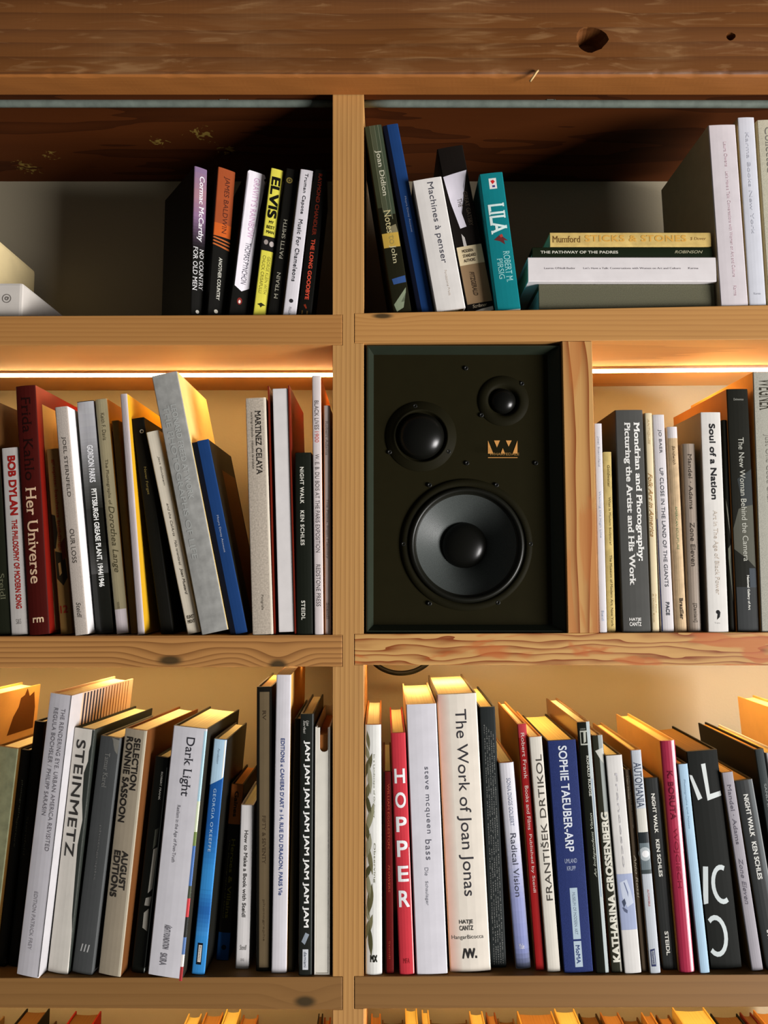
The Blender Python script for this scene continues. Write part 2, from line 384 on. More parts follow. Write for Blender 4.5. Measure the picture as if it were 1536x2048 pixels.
# ------------------------------------------------------------------ light strips under the shelves
def emis(name, col, s):
    m = bpy.data.materials.new(name); m.use_nodes = True; nt = m.node_tree
    e = nt.nodes.new('ShaderNodeEmission'); e.inputs[0].default_value = col + (1,); e.inputs[1].default_value = s
    nt.links.new(e.outputs[0], nt.nodes['Material Output'].inputs[0]); return m
LED = (1.0, 0.61, 0.25)
M_ALU = mat((190, 185, 175), 0.4, 'metal')
def strip(key, u0x, u1x, label, k=1.0, Yc=None):
    ua, ub = (0, 685) if key.endswith('L') else (708, 1536)
    pa, pb = P(ua, seg_v(key, ua, False)), P(ub, seg_v(key, ub, False))
    def zz(x): return pa.z + (pb.z - pa.z) * (x - pa.x) / (pb.x - pa.x)
    y = 0.145 if Yc is None else Yc
    def bar(xa, xb, da, db, hw, bev):
        bm = bmesh.new()
        frontprism(bm, [(xa, zz(xa) - db), (xb, zz(xb) - db), (xb, zz(xb) - da), (xa, zz(xa) - da)], y - hw, y + hw, bev); return bm
    o = link('light_strip', bar(u0x, u1x, 0.0001, 0.004, 0.0075, 0.0004), M_ALU); tag(o, label, 'light', 'warm light strips under the shelves')
    d = link('diffuser', bar(u0x + 0.001, u1x - 0.001, 0.0041, 0.0066, 0.0066, 0.0008), emis('led_glow', LED, LED_STRENGTH * k)); d.parent = o; tag(d, 'glowing white diffuser')
xpl = P(665, 700).x - 0.001; xpr = P(727.3, 1400).x + 0.001
strip('1L', XL, xpl, 'glowing light strip over the books left of the post', 1.0)
strip('1R', PR + 0.001, XR, 'glowing light strip right of the wooden divider panel', 1.0)
strip('2L', XL, P(611, 1340, 0.14).x, 'light strip under the knotty shelf left of the post', 0.9)
strip('2R', xpr, XR, 'light strip under the figured shelf below the loudspeaker', 0.9)
strip('3L', XL, xpl, 'light strip over the lowest row left of the post', 0.9)
strip('3R', xpr, XR, 'light strip over the lowest row right of the post', 0.9)

# ------------------------------------------------------------------ lettering
# Built-in font only; 'serif' slabs are added to the stem ends of each glyph.
TEXTS = []
def stage_text(s, bold=0.0, italic=0.0, space=1.0, font_res=2):
    cu = bpy.data.curves.new('lettering', 'FONT'); cu.body = s; cu.size = 1.0; cu.fill_mode = 'FRONT'
    cu.shear = italic; cu.space_character = space; cu.resolution_u = font_res; cu.space_line = 0.9
    o = bpy.data.objects.new('lettering', cu); COL.objects.link(o); return o
def add_serifs(bm, ext=0.05, th=0.035):
    new = []
    for e in list(bm.edges):
        if len(e.link_faces) != 1: continue
        a, b = e.verts[0].co, e.verts[1].co
        if abs(a.y - b.y) > 0.004: continue
        ln = abs(a.x - b.x)
        if not 0.045 < ln < 0.2: continue
        up = e.link_faces[0].calc_center_median().y < a.y
        x0, x1 = min(a.x, b.x) - ext, max(a.x, b.x) + ext
        y0, y1 = (a.y - th, a.y) if up else (a.y, a.y + th)
        new.append((x0, x1, y0, y1))
    for x0, x1, y0, y1 in new:
        vs = [bm.verts.new(p) for p in ((x0, y0, 0), (x1, y0, 0), (x1, y1, 0), (x0, y1, 0))]; bm.faces.new(vs)
def embolden(bm, d):
    src = [[v.co.copy() for v in f.verts] for f in bm.faces]
    for k, (dx, dy) in enumerate(((d, d), (d, -d), (-d, d), (-d, -d))):
        for f in src: bm.faces.new([bm.verts.new((c.x + dx, c.y + dy, 0.00002 * (k + 1))) for c in f])
def finish_texts():
    bpy.context.view_layer.update(); dg = bpy.context.evaluated_depsgraph_get()
    for job in TEXTS:
        o = job['o']; me = bpy.data.meshes.new_from_object(o.evaluated_get(dg))
        bm = bmesh.new(); bm.from_mesh(me); bpy.data.meshes.remove(me)
        if job['serif']: add_serifs(bm)
        if job['bold'] > 0: embolden(bm, job['bold'] * 0.8)
        cu = o.data; bpy.data.objects.remove(o); bpy.data.curves.remove(cu)
        if not bm.verts: bm.free(); continue
        x0 = min(v.co.x for v in bm.verts); x1 = max(v.co.x for v in bm.verts); y0 = min(v.co.y for v in bm.verts); y1 = max(v.co.y for v in bm.verts)
        a0, a1, b0, b1 = job['box']     # local x extent (a) and local z extent (b)
        for v in bm.verts:
            fx = (v.co.x - x0) / max(1e-6, x1 - x0); fy = (v.co.y - y0) / max(1e-6, y1 - y0)
            ly = v.co.z
            if job['dir'] == 'd': v.co = Vector((a0 + (a1 - a0) * fy, ly, b1 - (b1 - b0) * fx))
            elif job['dir'] == 'u': v.co = Vector((a1 - (a1 - a0) * fy, ly, b0 + (b1 - b0) * fx))
            else: v.co = Vector((a0 + (a1 - a0) * fx, ly, b0 + (b1 - b0) * fy))
        drape(bm, job['bk'], 0.00022)
        for f in bm.faces:
            if f.normal.y > 0: f.normal_flip()
        nme = job['name']
        t = link(nme, bm, mat(job['col'], 0.55, 'ink')); t.parent = job['bk']['root']
def spine_y(bk, x):
    t = bk['t']; s = abs(2 * x / t - 1); rc = bk['rc']; k = min(0.9, 2 * rc / t)
    e = max(0.0, (s - (1 - k)) / k)
    return bk['bulge'] * s * s + rc * 0.8 * e * e
def drape(bm, bk, off):
    t = bk['t']
    bm.normal_update()
    for f in (0.03, 0.08, 0.16, 0.3, 0.5, 0.7, 0.84, 0.92, 0.97):
        bmesh.ops.bisect_plane(bm, geom=bm.verts[:] + bm.edges[:] + bm.faces[:], plane_co=(f * t, 0, 0), plane_no=(1, 0, 0), dist=1e-7)
    for v in bm.verts: v.co.y = spine_y(bk, v.co.x) - off - v.co.y
    bm.normal_update()

# ------------------------------------------------------------------ books
# q = (TLx, TLy, TRx, TRy, BLx, BLy, BRx, BRy): where the spine shows in the photo
def book(q, sh, col, label, group, y0=0.004, depth=0.2, yaw=0.0, kind='hard', side=None, pages=(222, 205, 165), bulge=0.0008, rc=0.0012,
         surf='paper', rough=0.55, art=(), text=(), rside=(), name=None, z_shelf=None, shrink=0.0008, cat='book', sides='paper', front=None):
    TLx, TLy, TRx, TRy, BLx, BLy, BRx, BRy = q
    ub = (BLx + BRx) / 2
    zs = shelf_z(sh, min(max(ub, -200), 1750)) if z_shelf is None else z_shelf
    zs += 0.0003
    if y0 is None:
        y0 = max(0.0, PZ(ub, (BLy + BRy) / 2, zs).y) + 0.0005
    ps = math.radians(yaw); cs, sn = math.cos(ps), math.sin(ps)
    mTL, mBL = P(TLx, TLy, y0), P(BLx, BLy, y0)
    lean = math.atan2((mTL.x - mBL.x) / cs, mTL.z - mBL.z)
    R = Matrix.Rotation(ps, 4, 'Z') @ Matrix.Rotation(lean, 4, 'Y')
    ax = R @ Vector((1, 0, 0)); up = R @ Vector((0, 0, 1))
    ml = (mTL + mBL) / 2; ur = (TRx + BRx) / 2
    lo_, hi_ = 0.001, 0.12
    for _ in range(40):
        mid = (lo_ + hi_) / 2
        if U(ml + ax * mid) < ur: lo_ = mid
        else: hi_ = mid
    t = lo_ - shrink
    zb = zs + (t * math.sin(lean) if lean > 0 else 0.0)
    # the lower corner at the back must not dip below the shelf either
    f = (zb - mBL.z) / (mTL.z - mBL.z)
    org = mBL + (mTL - mBL) * f
    h = (mTL.z - zb) / up.z
    depth = min(depth, (DEPTH - 0.003 - y0 - max(0, t * sn)) / cs)
    org = org + ax * (shrink / 2)
    M = Matrix.Translation(org) @ R
    return build_book(M, t, h, depth, col, label, group, kind, side, pages, bulge, rc, surf, rough, art, text, rside, name, TLy if True else 0, (TLy + TRy) / 2, (BLy + BRy) / 2, cat, sides, front)

def build_book(M, t, h, d, col, label, group, kind, side, pages, bulge, rc, surf, rough, art, text, rside, name, _a, ytop, ybot, cat='book', sides='paper', front=None):
    rc = min(rc, t * 0.3)
    nm = name or {'hard': 'hardcover_book', 'paper': 'paperback_book', 'fore': 'hardcover_book', 'slip': 'slipcase'}[kind]
    rt = root(nm, M, label, cat, group)
    bk = dict(root=rt, t=t, h=h, d=d, bulge=bulge, rc=rc)
    side = side or col
    def hz(y): return h * (1 - (y - ytop) / (ybot - ytop))
    ms, mside = mat(col, rough, surf), mat(side, rough, sides)
    ct = min(0.0022, t * 0.22) if kind in ('hard', 'fore') else min(0.0006, t * 0.15)
    ins = 0.003 if kind in ('hard', 'fore') else 0.0004
    if kind in ('hard', 'paper'):
        xs = [0.0, 0.03, 0.08, 0.16, 0.3, 0.5, 0.7, 0.84, 0.92, 0.97, 1.0]
        out = [(0, d)] + [(f * t, spine_y(bk, f * t)) for f in xs] + [(t, d), (t - ct, d), (t - ct, spine_y(bk, 0) + ct * 1.5), (ct, spine_y(bk, 0) + ct * 1.5), (ct, d)]
        bm = bmesh.new(); fs = prism(bm, out, 0, h)
        bm.normal_update()
        for i, fc in enumerate(fs): fc.material_index = 1 if (i in (0, 11) or i > 11) else 0
        if front is not None:
            pass
        bmesh.ops.recalc_face_normals(bm, faces=bm.faces[:])
        link('cover', bm, [ms, mside], rt)
        bm = bmesh.new()
        ys = spine_y(bk, 0) + ct * 1.5 + 0.0004
        n = 8; w0, w1 = ct + 0.0003, t - ct - 0.0003
        pr = [(w0, ys)] + [(w1, ys)]
        dd = d - (0.004 if kind == 'hard' else 0.0003)
        fe = 0.0025 if kind == 'hard' and t > 0.014 else 0.0
        pr += [(w1 - (w1 - w0) * k / n, dd - fe * math.sin(math.pi * k / n)) for k in range(n + 1)]
        prism(bm, pr, ins, h - ins)
        bmesh.ops.recalc_face_normals(bm, faces=bm.faces[:])
        link('pages', bm, mat(pages, 0.7, 'pages'), rt)
    elif kind == 'fore':            # shelved with the page edges outwards
        bm = bmesh.new(); boxm(bm, (0, 0, 0), (ct, d, h), 0.0004); boxm(bm, (t - ct, 0, 0), (t, d, h), 0.0004); boxm(bm, (ct, d - 0.003, 0), (t - ct, d, h))
        link('cover', bm, [ms, mside], rt)
        bm = bmesh.new(); boxm(bm, (t * 0.22, 0.0015, ins), (t - ct - 0.0004, d - 0.004, h - ins * 1.3), 0.0012)
        link('pages', bm, mat(pages, 0.7, 'paper'), rt)
    elif kind == 'slip':            # slipcase, open at the front, with a thumb notch at the top
        bm = bmesh.new(); ct = 0.0022
        for a, b in (((0, 0, 0), (ct, d, h)), ((t - ct, 0, 0), (t, d, h)), ((ct, d - ct, 0), (t - ct, d, h)), ((ct, 0, 0), (t - ct, d - ct, ct))):
            boxm(bm, a, b, 0.0004)
        link('case', bm, [ms], rt)
    def art_mesh(els, nm_):
        bm = bmesh.new(); cols = []
        for lay, a in els:
            c = a[4] if a[0] == 'C' else a[-1]
            if c not in cols: cols.append(c)
            mi = cols.index(c)
            if a[0] == 'R': pts = [(a[1], a[2]), (a[3], a[2]), (a[3], a[4]), (a[1], a[4])]
            elif a[0] == 'P': pts = list(a[1])
            elif a[0] == 'C':       # ellipse: centre x fraction, centre y, radius in photo px, colour, aspect
                n = 20; rr = a[3] * h / (ybot - ytop)
                pts = [(a[1] + rr * (a[5] if len(a) > 5 else 1) * math.cos(6.2832 * k / n) / t, a[2] + a[3] * math.sin(6.2832 * k / n)) for k in range(n)]
            b2 = bmesh.new(); b2.faces.new([b2.verts.new((x * t, 0, hz(y))) for x, y in pts])
            if a[0] == 'P': bmesh.ops.triangulate(b2, faces=b2.faces[:])
            drape(b2, bk, 0.00006 + 0.00003 * min(lay, 4))
            for f in b2.faces:
                if f.normal.y > 0: f.normal_flip()
                f.material_index = mi
            me = bpy.data.meshes.new('tmp'); b2.to_mesh(me); b2.free(); bm.from_mesh(me); bpy.data.meshes.remove(me)
        bmesh.ops.remove_doubles(bm, verts=bm.verts[:], dist=1e-6)
        link(nm_, bm, [mat(c, rough, 'ink') for c in cols], rt)
    if art:                         # touching bands share one mesh, every other mark is a part of its own
        run = []
        for lay, a in enumerate(art):
            if a[0] == 'R' and run and abs(run[-1][1][4] - a[2]) < 0.01 or a[0] == 'R' and run and abs(run[-1][1][3] - a[1]) < 0.002: run.append((min(lay, 0), a)); continue
            if run: art_mesh(run, 'spine_band'); run = []
            if a[0] == 'R': run = [(lay if lay < 4 else 4, a)]
            else: art_mesh([(lay, a)], 'spine_mark')
        if run: art_mesh(run, 'spine_band')
    if rside:                       # printing on the right-hand cover: (depth0, depth1, y0, y1, colour) or ('P', pts, colour)
        bm = bmesh.new(); cols = []
        for r in rside:
            c = r[-1]
            if c not in cols: cols.append(c)
            pts = r[1] if r[0] == 'P' else [(r[0], r[2]), (r[1], r[2]), (r[1], r[3]), (r[0], r[3])]
            f = bm.faces.new([bm.verts.new((t + 0.00025, y * d, hz(z))) for y, z in pts]); f.material_index = cols.index(c)
            f.normal_update()
            if f.normal.x < 0: f.normal_flip()
        link('cover_print', bm, [mat(c, rough, 'ink') for c in cols], rt)
    for i, x in enumerate(text):
        s, c, ya, yb, xa, xb = x[:6]; o = dict(bold=0, serif=0, it=0, dir='d', sp=1.0); o.update(x[6] if len(x) > 6 else {})
        z1, z0 = hz(ya), hz(yb)
        TEXTS.append(dict(o=stage_text(s, o['bold'], o['it'], o['sp'], 4), bold=o['bold'], serif=o['serif'], box=(xa * t, xb * t, z0, z1), dir=o['dir'], bk=bk, col=c,
                          name='lettering'))
    return rt

def lying(u0, v0, u1, v1, sh, col, label, group, y0, depth, z=None, **k):
    """a book lying flat with its spine to the front; photo box of the spine"""
    a = P(u0, v1, y0); b = P(u1, v0, y0)
    zb = a.z if z is None else z
    t = b.z - zb - 0.0004; h = b.x - a.x
    M = Matrix.Translation((b.x, y0, zb)) @ Matrix.Rotation(-math.pi / 2, 4, 'Y')
    kw = dict(kind='hard', side=None, pages=(215, 200, 160), bulge=0.0005, rc=0.001, surf='paper', rough=0.5, art=(), text=(), rside=(), name=None); kw.update(k)
    build_book(M, t, h, min(depth, DEPTH - y0 - 0.003), col, label, group, kw['kind'], kw['side'], kw['pages'], kw['bulge'], kw['rc'], kw['surf'], kw['rough'], kw['art'], kw['text'], kw['rside'], kw['name'], 0, u0, u1)
    return b.z

B_, W_, SR, IT = dict(bold=0.018), dict(bold=0.03), dict(serif=1), dict(it=0.25)
def o(**k): return k
def grad(y0, y1, c0, c1, n=10, x0=0, x1=1):
    return [('R', x0, y0 + (y1 - y0) * i / n, x1, y0 + (y1 - y0) * (i + 1) / n, tuple(round(a + (b - a) * (i + .5) / n) for a, b in zip(c0, c1))) for i in range(n)]
def leaf(cx, cy, rx, ry, tilt, col):
    pts = []
    for k in range(16):
        a = 2 * math.pi * k / 16; r = 1 - 0.35 * abs(math.sin(a)) ** 0.5 if k % 8 else 1.15
        x, y = rx * r * math.sin(a) * 0.8, ry * r * math.cos(a)
        pts.append((min(.97, max(.03, cx + x + tilt * y / ry * rx)), cy + y))
    return ('P', pts, col)
def hgrad(x0, x1, y0, y1, c0, c1, n=8):
    return [('R', x0 + (x1 - x0) * i / n, y0, x0 + (x1 - x0) * (i + 1) / n, y1, tuple(round(a + (b - a) * (i + .5) / n) for a, b in zip(c0, c1))) for i in range(n)]

# ================================================================== upper left compartment
G = 'paperbacks at the right end of the upper left shelf'
BK = (15, 14, 11)
book((388.8, 331.5, 415, 332, 381, 629, 408, 629), '1L', BK, 'black paperback with a purple fade at the top of its spine, leftmost of its group', G, y0=0.012, depth=0.128, yaw=36, kind='paper',
     side=(16, 15, 12), art=grad(331, 385, (114, 94, 124), (140, 104, 112), 5) + grad(385, 430, (140, 104, 112), (122, 94, 124), 5) + grad(430, 492, (118, 92, 120), (18, 15, 16), 10) + [('C', 0.5, 615, 3.4, (205, 200, 190))],
     text=[('Cormac McCarthy', (215, 212, 215), 348, 478, .3, .8, o(serif=1, bold=.01)), ('NO COUNTRY', (200, 198, 198), 492, 572, .55, .88, SR), ('FOR OLD MEN', (200, 198, 198), 489, 574, .08, .42, SR)])
book((434.6, 328, 469, 328.6, 414.6, 629.4, 452, 629), '1L', BK, 'black paperback with a burnt orange spine top and thin stripes below it', G, y0=0.012, depth=0.125, yaw=32, kind='paper',
     art=[('R', 0, 328, 1, 440, (138, 66, 34)), ('R', 0, 440, 1, 466, (176, 82, 30)), ('P', [(0, 468), (1, 473), (1, 476), (0, 471)], (165, 86, 40)), ('P', [(0, 474.5), (1, 480), (1, 483), (0, 477.5)], (165, 86, 40)), ('P', [(0, 481), (1, 487), (1, 491), (0, 484)], (165, 86, 40)), ('C', 0.45, 615, 3.8, (200, 195, 180))],
     text=[('JAMES BALDWIN', (62, 28, 20), 344, 458, .35, .72), ('ANOTHER COUNTRY', (178, 176, 165), 508, 592, .4, .6, B_)])
book((492.5, 331, 530, 332, 457, 629.4, 498, 629), '1L', BK, 'black paperback with a white pointed ribbon running down its spine', G, y0=0.012, depth=0.125, yaw=25, kind='paper',
     art=[('P', [(.1, 331), (.9, 331), (1, 337), (.9, 341), (1, 347), (.9, 351), (1, 356), (.88, 360), (.86, 567), (.48, 576), (.1, 567), (.12, 357), (0, 353), (.1, 348), (0, 343), (.1, 339), (0, 335)], (215, 210, 216)),
          ('C', .45, 596, 7, (112, 34, 30), 0.7), ('C', .45, 597, 3.5, (205, 190, 180), 0.6)],
     text=[("GRAVITY'S RAINBOW", (182, 140, 172), 343, 467, .4, .72, o(it=-.1)), ('THOMAS PYNCHON', (52, 50, 66), 477, 561, .38, .66)])
book((540.6, 329.5, 568, 331, 505.7, 629.4, 531.5, 629.4), '1L', (196, 188, 70), 'yellow paperback with big black capitals across its spine top', G, y0=0.012, depth=0.12, yaw=18, kind='paper', side=(20, 18, 14),
     art=[('R', 0, 468, 1, 497, (22, 20, 20)), ('C', .3, 480, 5, (140, 130, 125), .8), ('C', .75, 482, 5.5, (165, 155, 150), .8), ('P', [(.2, 604), (.5, 600), (.85, 604), (.6, 606), (.5, 610), (.4, 606)], (40, 40, 20))],
     text=[('ELVIS', (14, 14, 10), 347, 431, .14, .86, o(bold=.045)), ('MY', (30, 28, 14), 436, 442, .34, .72, o(dir='h', bold=.03)), ('BEST', (30, 28, 14), 446, 452.5, .2, .84, o(dir='h', bold=.03)), ('MAN', (30, 28, 14), 456, 462, .22, .82, o(dir='h', bold=.03)),
           ('GEORGE KLEIN WITH', (105, 98, 40), 508, 582, .56, .8), ('CHUCK CRISAFULLI', (105, 98, 40), 507, 582, .2, .44)])
book((571.5, 331.5, 598, 331.5, 535, 629.4, 562, 629.4), '1L', (17, 16, 13), 'black paperback with a small gold disc on its spine beside the white one', G, y0=0.014, depth=0.12, yaw=13, kind='paper',
     art=[('C', .35, 355, 6, (112, 98, 48)), ('C', .35, 355, 3.6, (40, 36, 22)), ('C', .35, 355, 1.8, (112, 98, 48))],
     text=[('PATTI SMITH', (150, 146, 130), 434, 513, .3, .58, o(dir='u', serif=1)), ('M TRAIN', (150, 146, 130), 540, 592, .3, .58, o(dir='u', serif=1))])
book((600, 335, 625.7, 336, 565, 629, 594, 629), '1L', (198, 194, 198), 'white paperback with bold dark lettering in the upper left group of paperbacks', G, y0=0.01, depth=0.12, yaw=8, kind='paper', art=[('C', .5, 598, 4, (40, 38, 40))],
     text=[('Truman Capote', (58, 58, 62), 343, 425, .34, .66, o(bold=.02, sp=1.1)), ('Music For Chameleons', (58, 58, 62), 436, 560, .34, .66, o(bold=.02, sp=1.1)), ('PENGUIN', (90, 90, 95), 610, 626, .4, .58)])
book((629.4, 337, 652, 337, 596.8, 629, 626, 629), '1L', BK, 'black paperback with red lettering, nearest the post on the upper left shelf', G, y0=0.012, depth=0.12, yaw=4, kind='paper', art=[('P', [(.3, 606), (.45, 604), (.6, 612), (.5, 613)], (120, 40, 20)), ('R', .2, 617, .3, 624, (80, 60, 30)), ('R', .6, 617, .7, 624, (80, 60, 30))],
     text=[('RAYMOND CHANDLER', (104, 34, 20), 345, 468, .34, .66, o(bold=.03)), ('THE LONG GOODBYE', (196, 72, 50), 476, 595, .34, .66, o(bold=.03))])
# boxes at the far left
zs = shelf_z('1L', 0) + 0.0004
xw = P(44, 600, 0.02).x; ztw = P(20, 566, 0.02).z
rt = root('white_box', Matrix.Translation((xw - 0.08, 0.02, zs)), 'low white box with a small ring on its front at the far left', 'box')
bm = bmesh.new(); boxm(bm, (-0.12, 0, 0), (0.08, 0.235, ztw - zs), 0.004); link('box_body', bm, mat((196, 190, 182), 0.4), rt)
bm = bmesh.new(); r = 0.0068; cx, cz = P(13.5, 597, 0.02).x - (xw - 0.08), P(13.5, 597, 0.02).z - zs
lathe(bm, [(r, -0.0003), (r - 0.0012, -0.0003)], cx, cz, 32); lathe(bm, [(r * .45, -0.0003), (r * .2, -0.0003)], cx, cz, 24)
boxm(bm, (cx + .001, -0.0004, cz - .0005), (cx + .0034, -0.0002, cz + .0022)); link('ring_mark', bm, mat((110, 104, 98), 0.5), rt)
yc0, yc1 = 0.02, 0.245
xr = P(71, 545, yc1).x; ztc = P(71, 543, yc1).z
rt = root('cream_box', Matrix.Translation((xr, 0, ztw + 0.0004)), 'cream box standing on the low white box at the far left', 'box')
bm = bmesh.new()
hh = ztc - ztw - 0.0004
boxm(bm, (-0.1, 0.05, 0), (0, yc1, hh), 0.006)
link('box_body', bm, mat((205, 186, 140), 0.6), rt)

# ================================================================== upper right compartment
G = 'leaning books at the left of the upper right shelf'
OLV = (72, 76, 56)
book((727.8, 254, 758.8, 250.6, 786, 622, 827, 619), '1R', (28, 27, 14), 'dark book with olive stripes and a gold block on its spine, leaning against the post', G, y0=0.006, depth=0.15,
     art=[('R', .04, 252, .3, 415, (52, 55, 36)), ('R', .34, 252, .56, 430, OLV), ('R', .60, 252, .76, 430, (62, 70, 52)), ('R', .80, 252, .97, 430, (58, 68, 52)), ('R', .3, 252, .33, 425, (105, 108, 82)), ('R', .565, 252, .59, 430, (110, 116, 92)), ('R', .765, 252, .79, 440, (116, 122, 100)),
          ('R', .04, 466, .96, 494, (182, 150, 66)), ('P', [(.45, 455), (.9, 450), (.96, 466), (.5, 466)], (120, 112, 84)), ('P', [(.2, 555), (.96, 551), (.96, 564), (.25, 566)], (50, 78, 128)), ('P', [(.1, 604), (.9, 574), (.85, 584), (.4, 606), (.6, 612), (.2, 618)], (128, 138, 112))],
     text=[('Joan Didion', (196, 192, 170), 302, 393, .36, .72, SR), ('Notes', (190, 178, 130), 421, 466, .34, .72, SR), ('to', (150, 130, 70), 470, 488, .4, .7, SR), ('John', (186, 178, 140), 490, 526, .34, .7, SR)])
book((764, 252, 794.5, 252.5, 833, 620, 866.8, 614), '1R', (13, 17, 32), 'blue book with a navy edge leaning behind the white one on the upper right shelf', G, y0=0.014, depth=0.17, pages=(220, 215, 205),
     art=[('R', .3, 252, 1, 620, (25, 56, 104))], text=[('Moyra Davey Account', (140, 150, 172), 393, 462, .52, .66)])
book((824.4, 362, 881.8, 354, 871.7, 622, 932.4, 616.5), '1R', (212, 208, 203), 'thick white book with grey lettering leaning on the blue one', G, y0=0.004, depth=0.16,
     text=[('Machines à penser', (70, 70, 80), 366, 528, .42, .68), ('Fondazione Prada', (196, 184, 172), 542, 592, .52, .6)])
book((873.6, 298, 930, 293, 935, 618, 983, 611), '1R', (20, 16, 13), 'black book with a white photograph and a brown block on its spine', G, y0=0.022, depth=0.15, pages=(190, 165, 120),
     art=[('P', [(.03, 350), (.96, 344), (.9, 352), (.6, 385), (.45, 420), (.55, 450), (.3, 452), (.12, 400)], (206, 202, 212)), ('P', [(.3, 462), (.4, 470), (.42, 486), (.3, 486), (.36, 478)], (180, 175, 170)),
          ('R', .02, 486, .98, 521, (196, 180, 146)), ('R', .02, 521, .98, 594, (132, 108, 80)), ('P', [(.03, 610), (.5, 606), (.96, 604), (.96, 611), (.03, 618)], (210, 205, 196))],
     text=[('GREAT GATSBY', (72, 62, 50), 384, 450, .66, .82, SR), ('THE', (72, 62, 50), 396, 412, .4, .56, SR), ('MODERN', (60, 48, 36), 492, 498, .2, .62, o(dir='h', bold=.03)), ('STANDARD', (60, 48, 36), 501, 507, .2, .7, o(dir='h', bold=.03)), ('AUTHORS', (60, 48, 36), 510, 516, .2, .64, o(dir='h', bold=.03)),
           ('FITZGERALD', (60, 46, 34), 535, 580, .32, .5, o(it=.3, bold=.03)), ('Scribner', (180, 165, 140), 596, 602, .2, .75, o(dir='h', it=.2))])
book((958.4, 348.5, 1006, 344, 994, 619, 1041, 613.8), '1R', (16, 116, 122), 'teal paperback with a white sticker near the top of its spine', G, y0=0.006, depth=0.13, kind='paper', side=(24, 130, 138), pages=(215, 210, 196),
     art=[('R', .36, 357, .68, 378, (214, 210, 206)), ('P', [(.42, 362), (.55, 360), (.62, 364), (.5, 369)], (190, 40, 40)), ('R', .48, 371, .6, 375, (60, 60, 120)), ('P', [(.25, 478), (.5, 470), (.65, 474), (.85, 482), (.6, 480), (.7, 489), (.5, 482)], (96, 40, 40)), ('P', [(.5, 470), (.62, 468), (.66, 473), (.55, 475)], (170, 60, 50)), ('R', 0.01, 616, .99, 620, (220, 218, 208))],
     text=[('LILA', (205, 222, 218), 407, 467, .18, .88, o(serif=1, bold=.02)), ('ROBERT M.', (150, 200, 198), 502, 562, .56, .84, SR), ('PIRSIG', (150, 200, 198), 515, 555, .26, .5, SR)])
G = 'stack of books lying flat on the upper right shelf'
yl = 0.006; zs = shelf_z('1R', 1250) + 0.0006
z = lying(1078.8, 567.5, 1428, 621, '1R', (92, 90, 72), 'grey linen book lying flat at the bottom of the stack', G, yl + 0.008, 0.17, z=zs, surf='cloth', rough=0.8, art=[('R', 1079, .0, 1428, .1, (90, 90, 90))] if False else [], pages=(225, 220, 210))
z = lying(1057, 513.5, 1431.5, 568, '1R', (212, 207, 207), 'thick white book lying flat, second from the bottom of the stack', G, yl, 0.18, z=z + 0.0004,
          text=[("Lauren O'Neill-Butler", (128, 122, 126), 1089, 1151, .5, .58), ("Let's Have a Talk: Conversations with Women on Art and Culture", (128, 122, 126), 1167, 1361, .5, .58), ('Karma', (128, 122, 126), 1376, 1396, .5, .58)])
z = lying(1065.3, 493.5, 1424.8, 512.6, '1R', (22, 30, 16), 'dark green book lying flat under the cream one', G, yl + 0.004, 0.15, z=z + 0.0004, text=[('THE PATHWAY OF THE PADRES', (196, 194, 180), 1081, 1236, .38, .64, o(bold=.03)), ('ROBINSON', (150, 146, 120), 1349, 1405, .4, .68, o(it=.3, bold=.02)), ])
z = lying(1100.6, 464, 1421.4, 492, '1R', (200, 172, 104), 'cream yellow paperback lying on top of the stack', G, yl + 0.004, 0.13, z=z + 0.0004, kind='paper', surf='worn', art=[('P', [(.02, 1255), (.1, 1262), (.12, 1300), (.1, 1421), (.02, 1421)], (190, 130, 70))] if False else [],
          text=[('Mumford', (104, 72, 34), 1105, 1161, .28, .74, SR), ('STICKS & STONES', (206, 158, 74), 1170, 1372, .34, .8, o(bold=.03, sp=1.1)), ('$ Dover', (150, 116, 66), 1380, 1412, .42, .66, IT)])
G = 'tall pale books at the right end of the upper right shelf'
book((1416.4, 250.4, 1471.8, 249.7, 1441.6, 612, 1497, 612), '1R', (202, 195, 198), 'tall pinkish white book beside the flat stack', G, y0=0.004, depth=0.19, side=(196, 178, 140),
     text=[("Let's Have a Talk: Conversations with Women on Art and Culture", (186, 160, 168), 345, 555, .5, .62), ('Laura Owens', (186, 160, 168), 285, 335, .5, .62), ('Karma', (186, 160, 168), 572, 592, .5, .62)])
book((1475, 235, 1508.7, 232.6, 1499, 612, 1534, 612), '1R', (200, 202, 210), 'tall pale blue white book, tallest at the right end', G, y0=0.004, depth=0.19, side=(196, 178, 140), text=[('Karma Books New York', (182, 184, 194), 265, 470, .4, .6), ('Karma', (170, 172, 180), 586, 590, .3, .7, o(dir='h'))])
book((1514, 240, 1560, 240, 1538, 611, 1586, 611), '1R', (184, 180, 160), 'tall beige book at the right edge of the upper shelf', G, y0=0.006, depth=0.19, surf='cloth', text=[('Collected Works', (120, 118, 110), 255, 420, .3, .6, SR)])
book((1562, 262, 1600, 262, 1587, 611, 1626, 611), '1R', (150, 140, 118), 'light brown book beyond the beige one at the right edge', G, y0=0.006, depth=0.18)

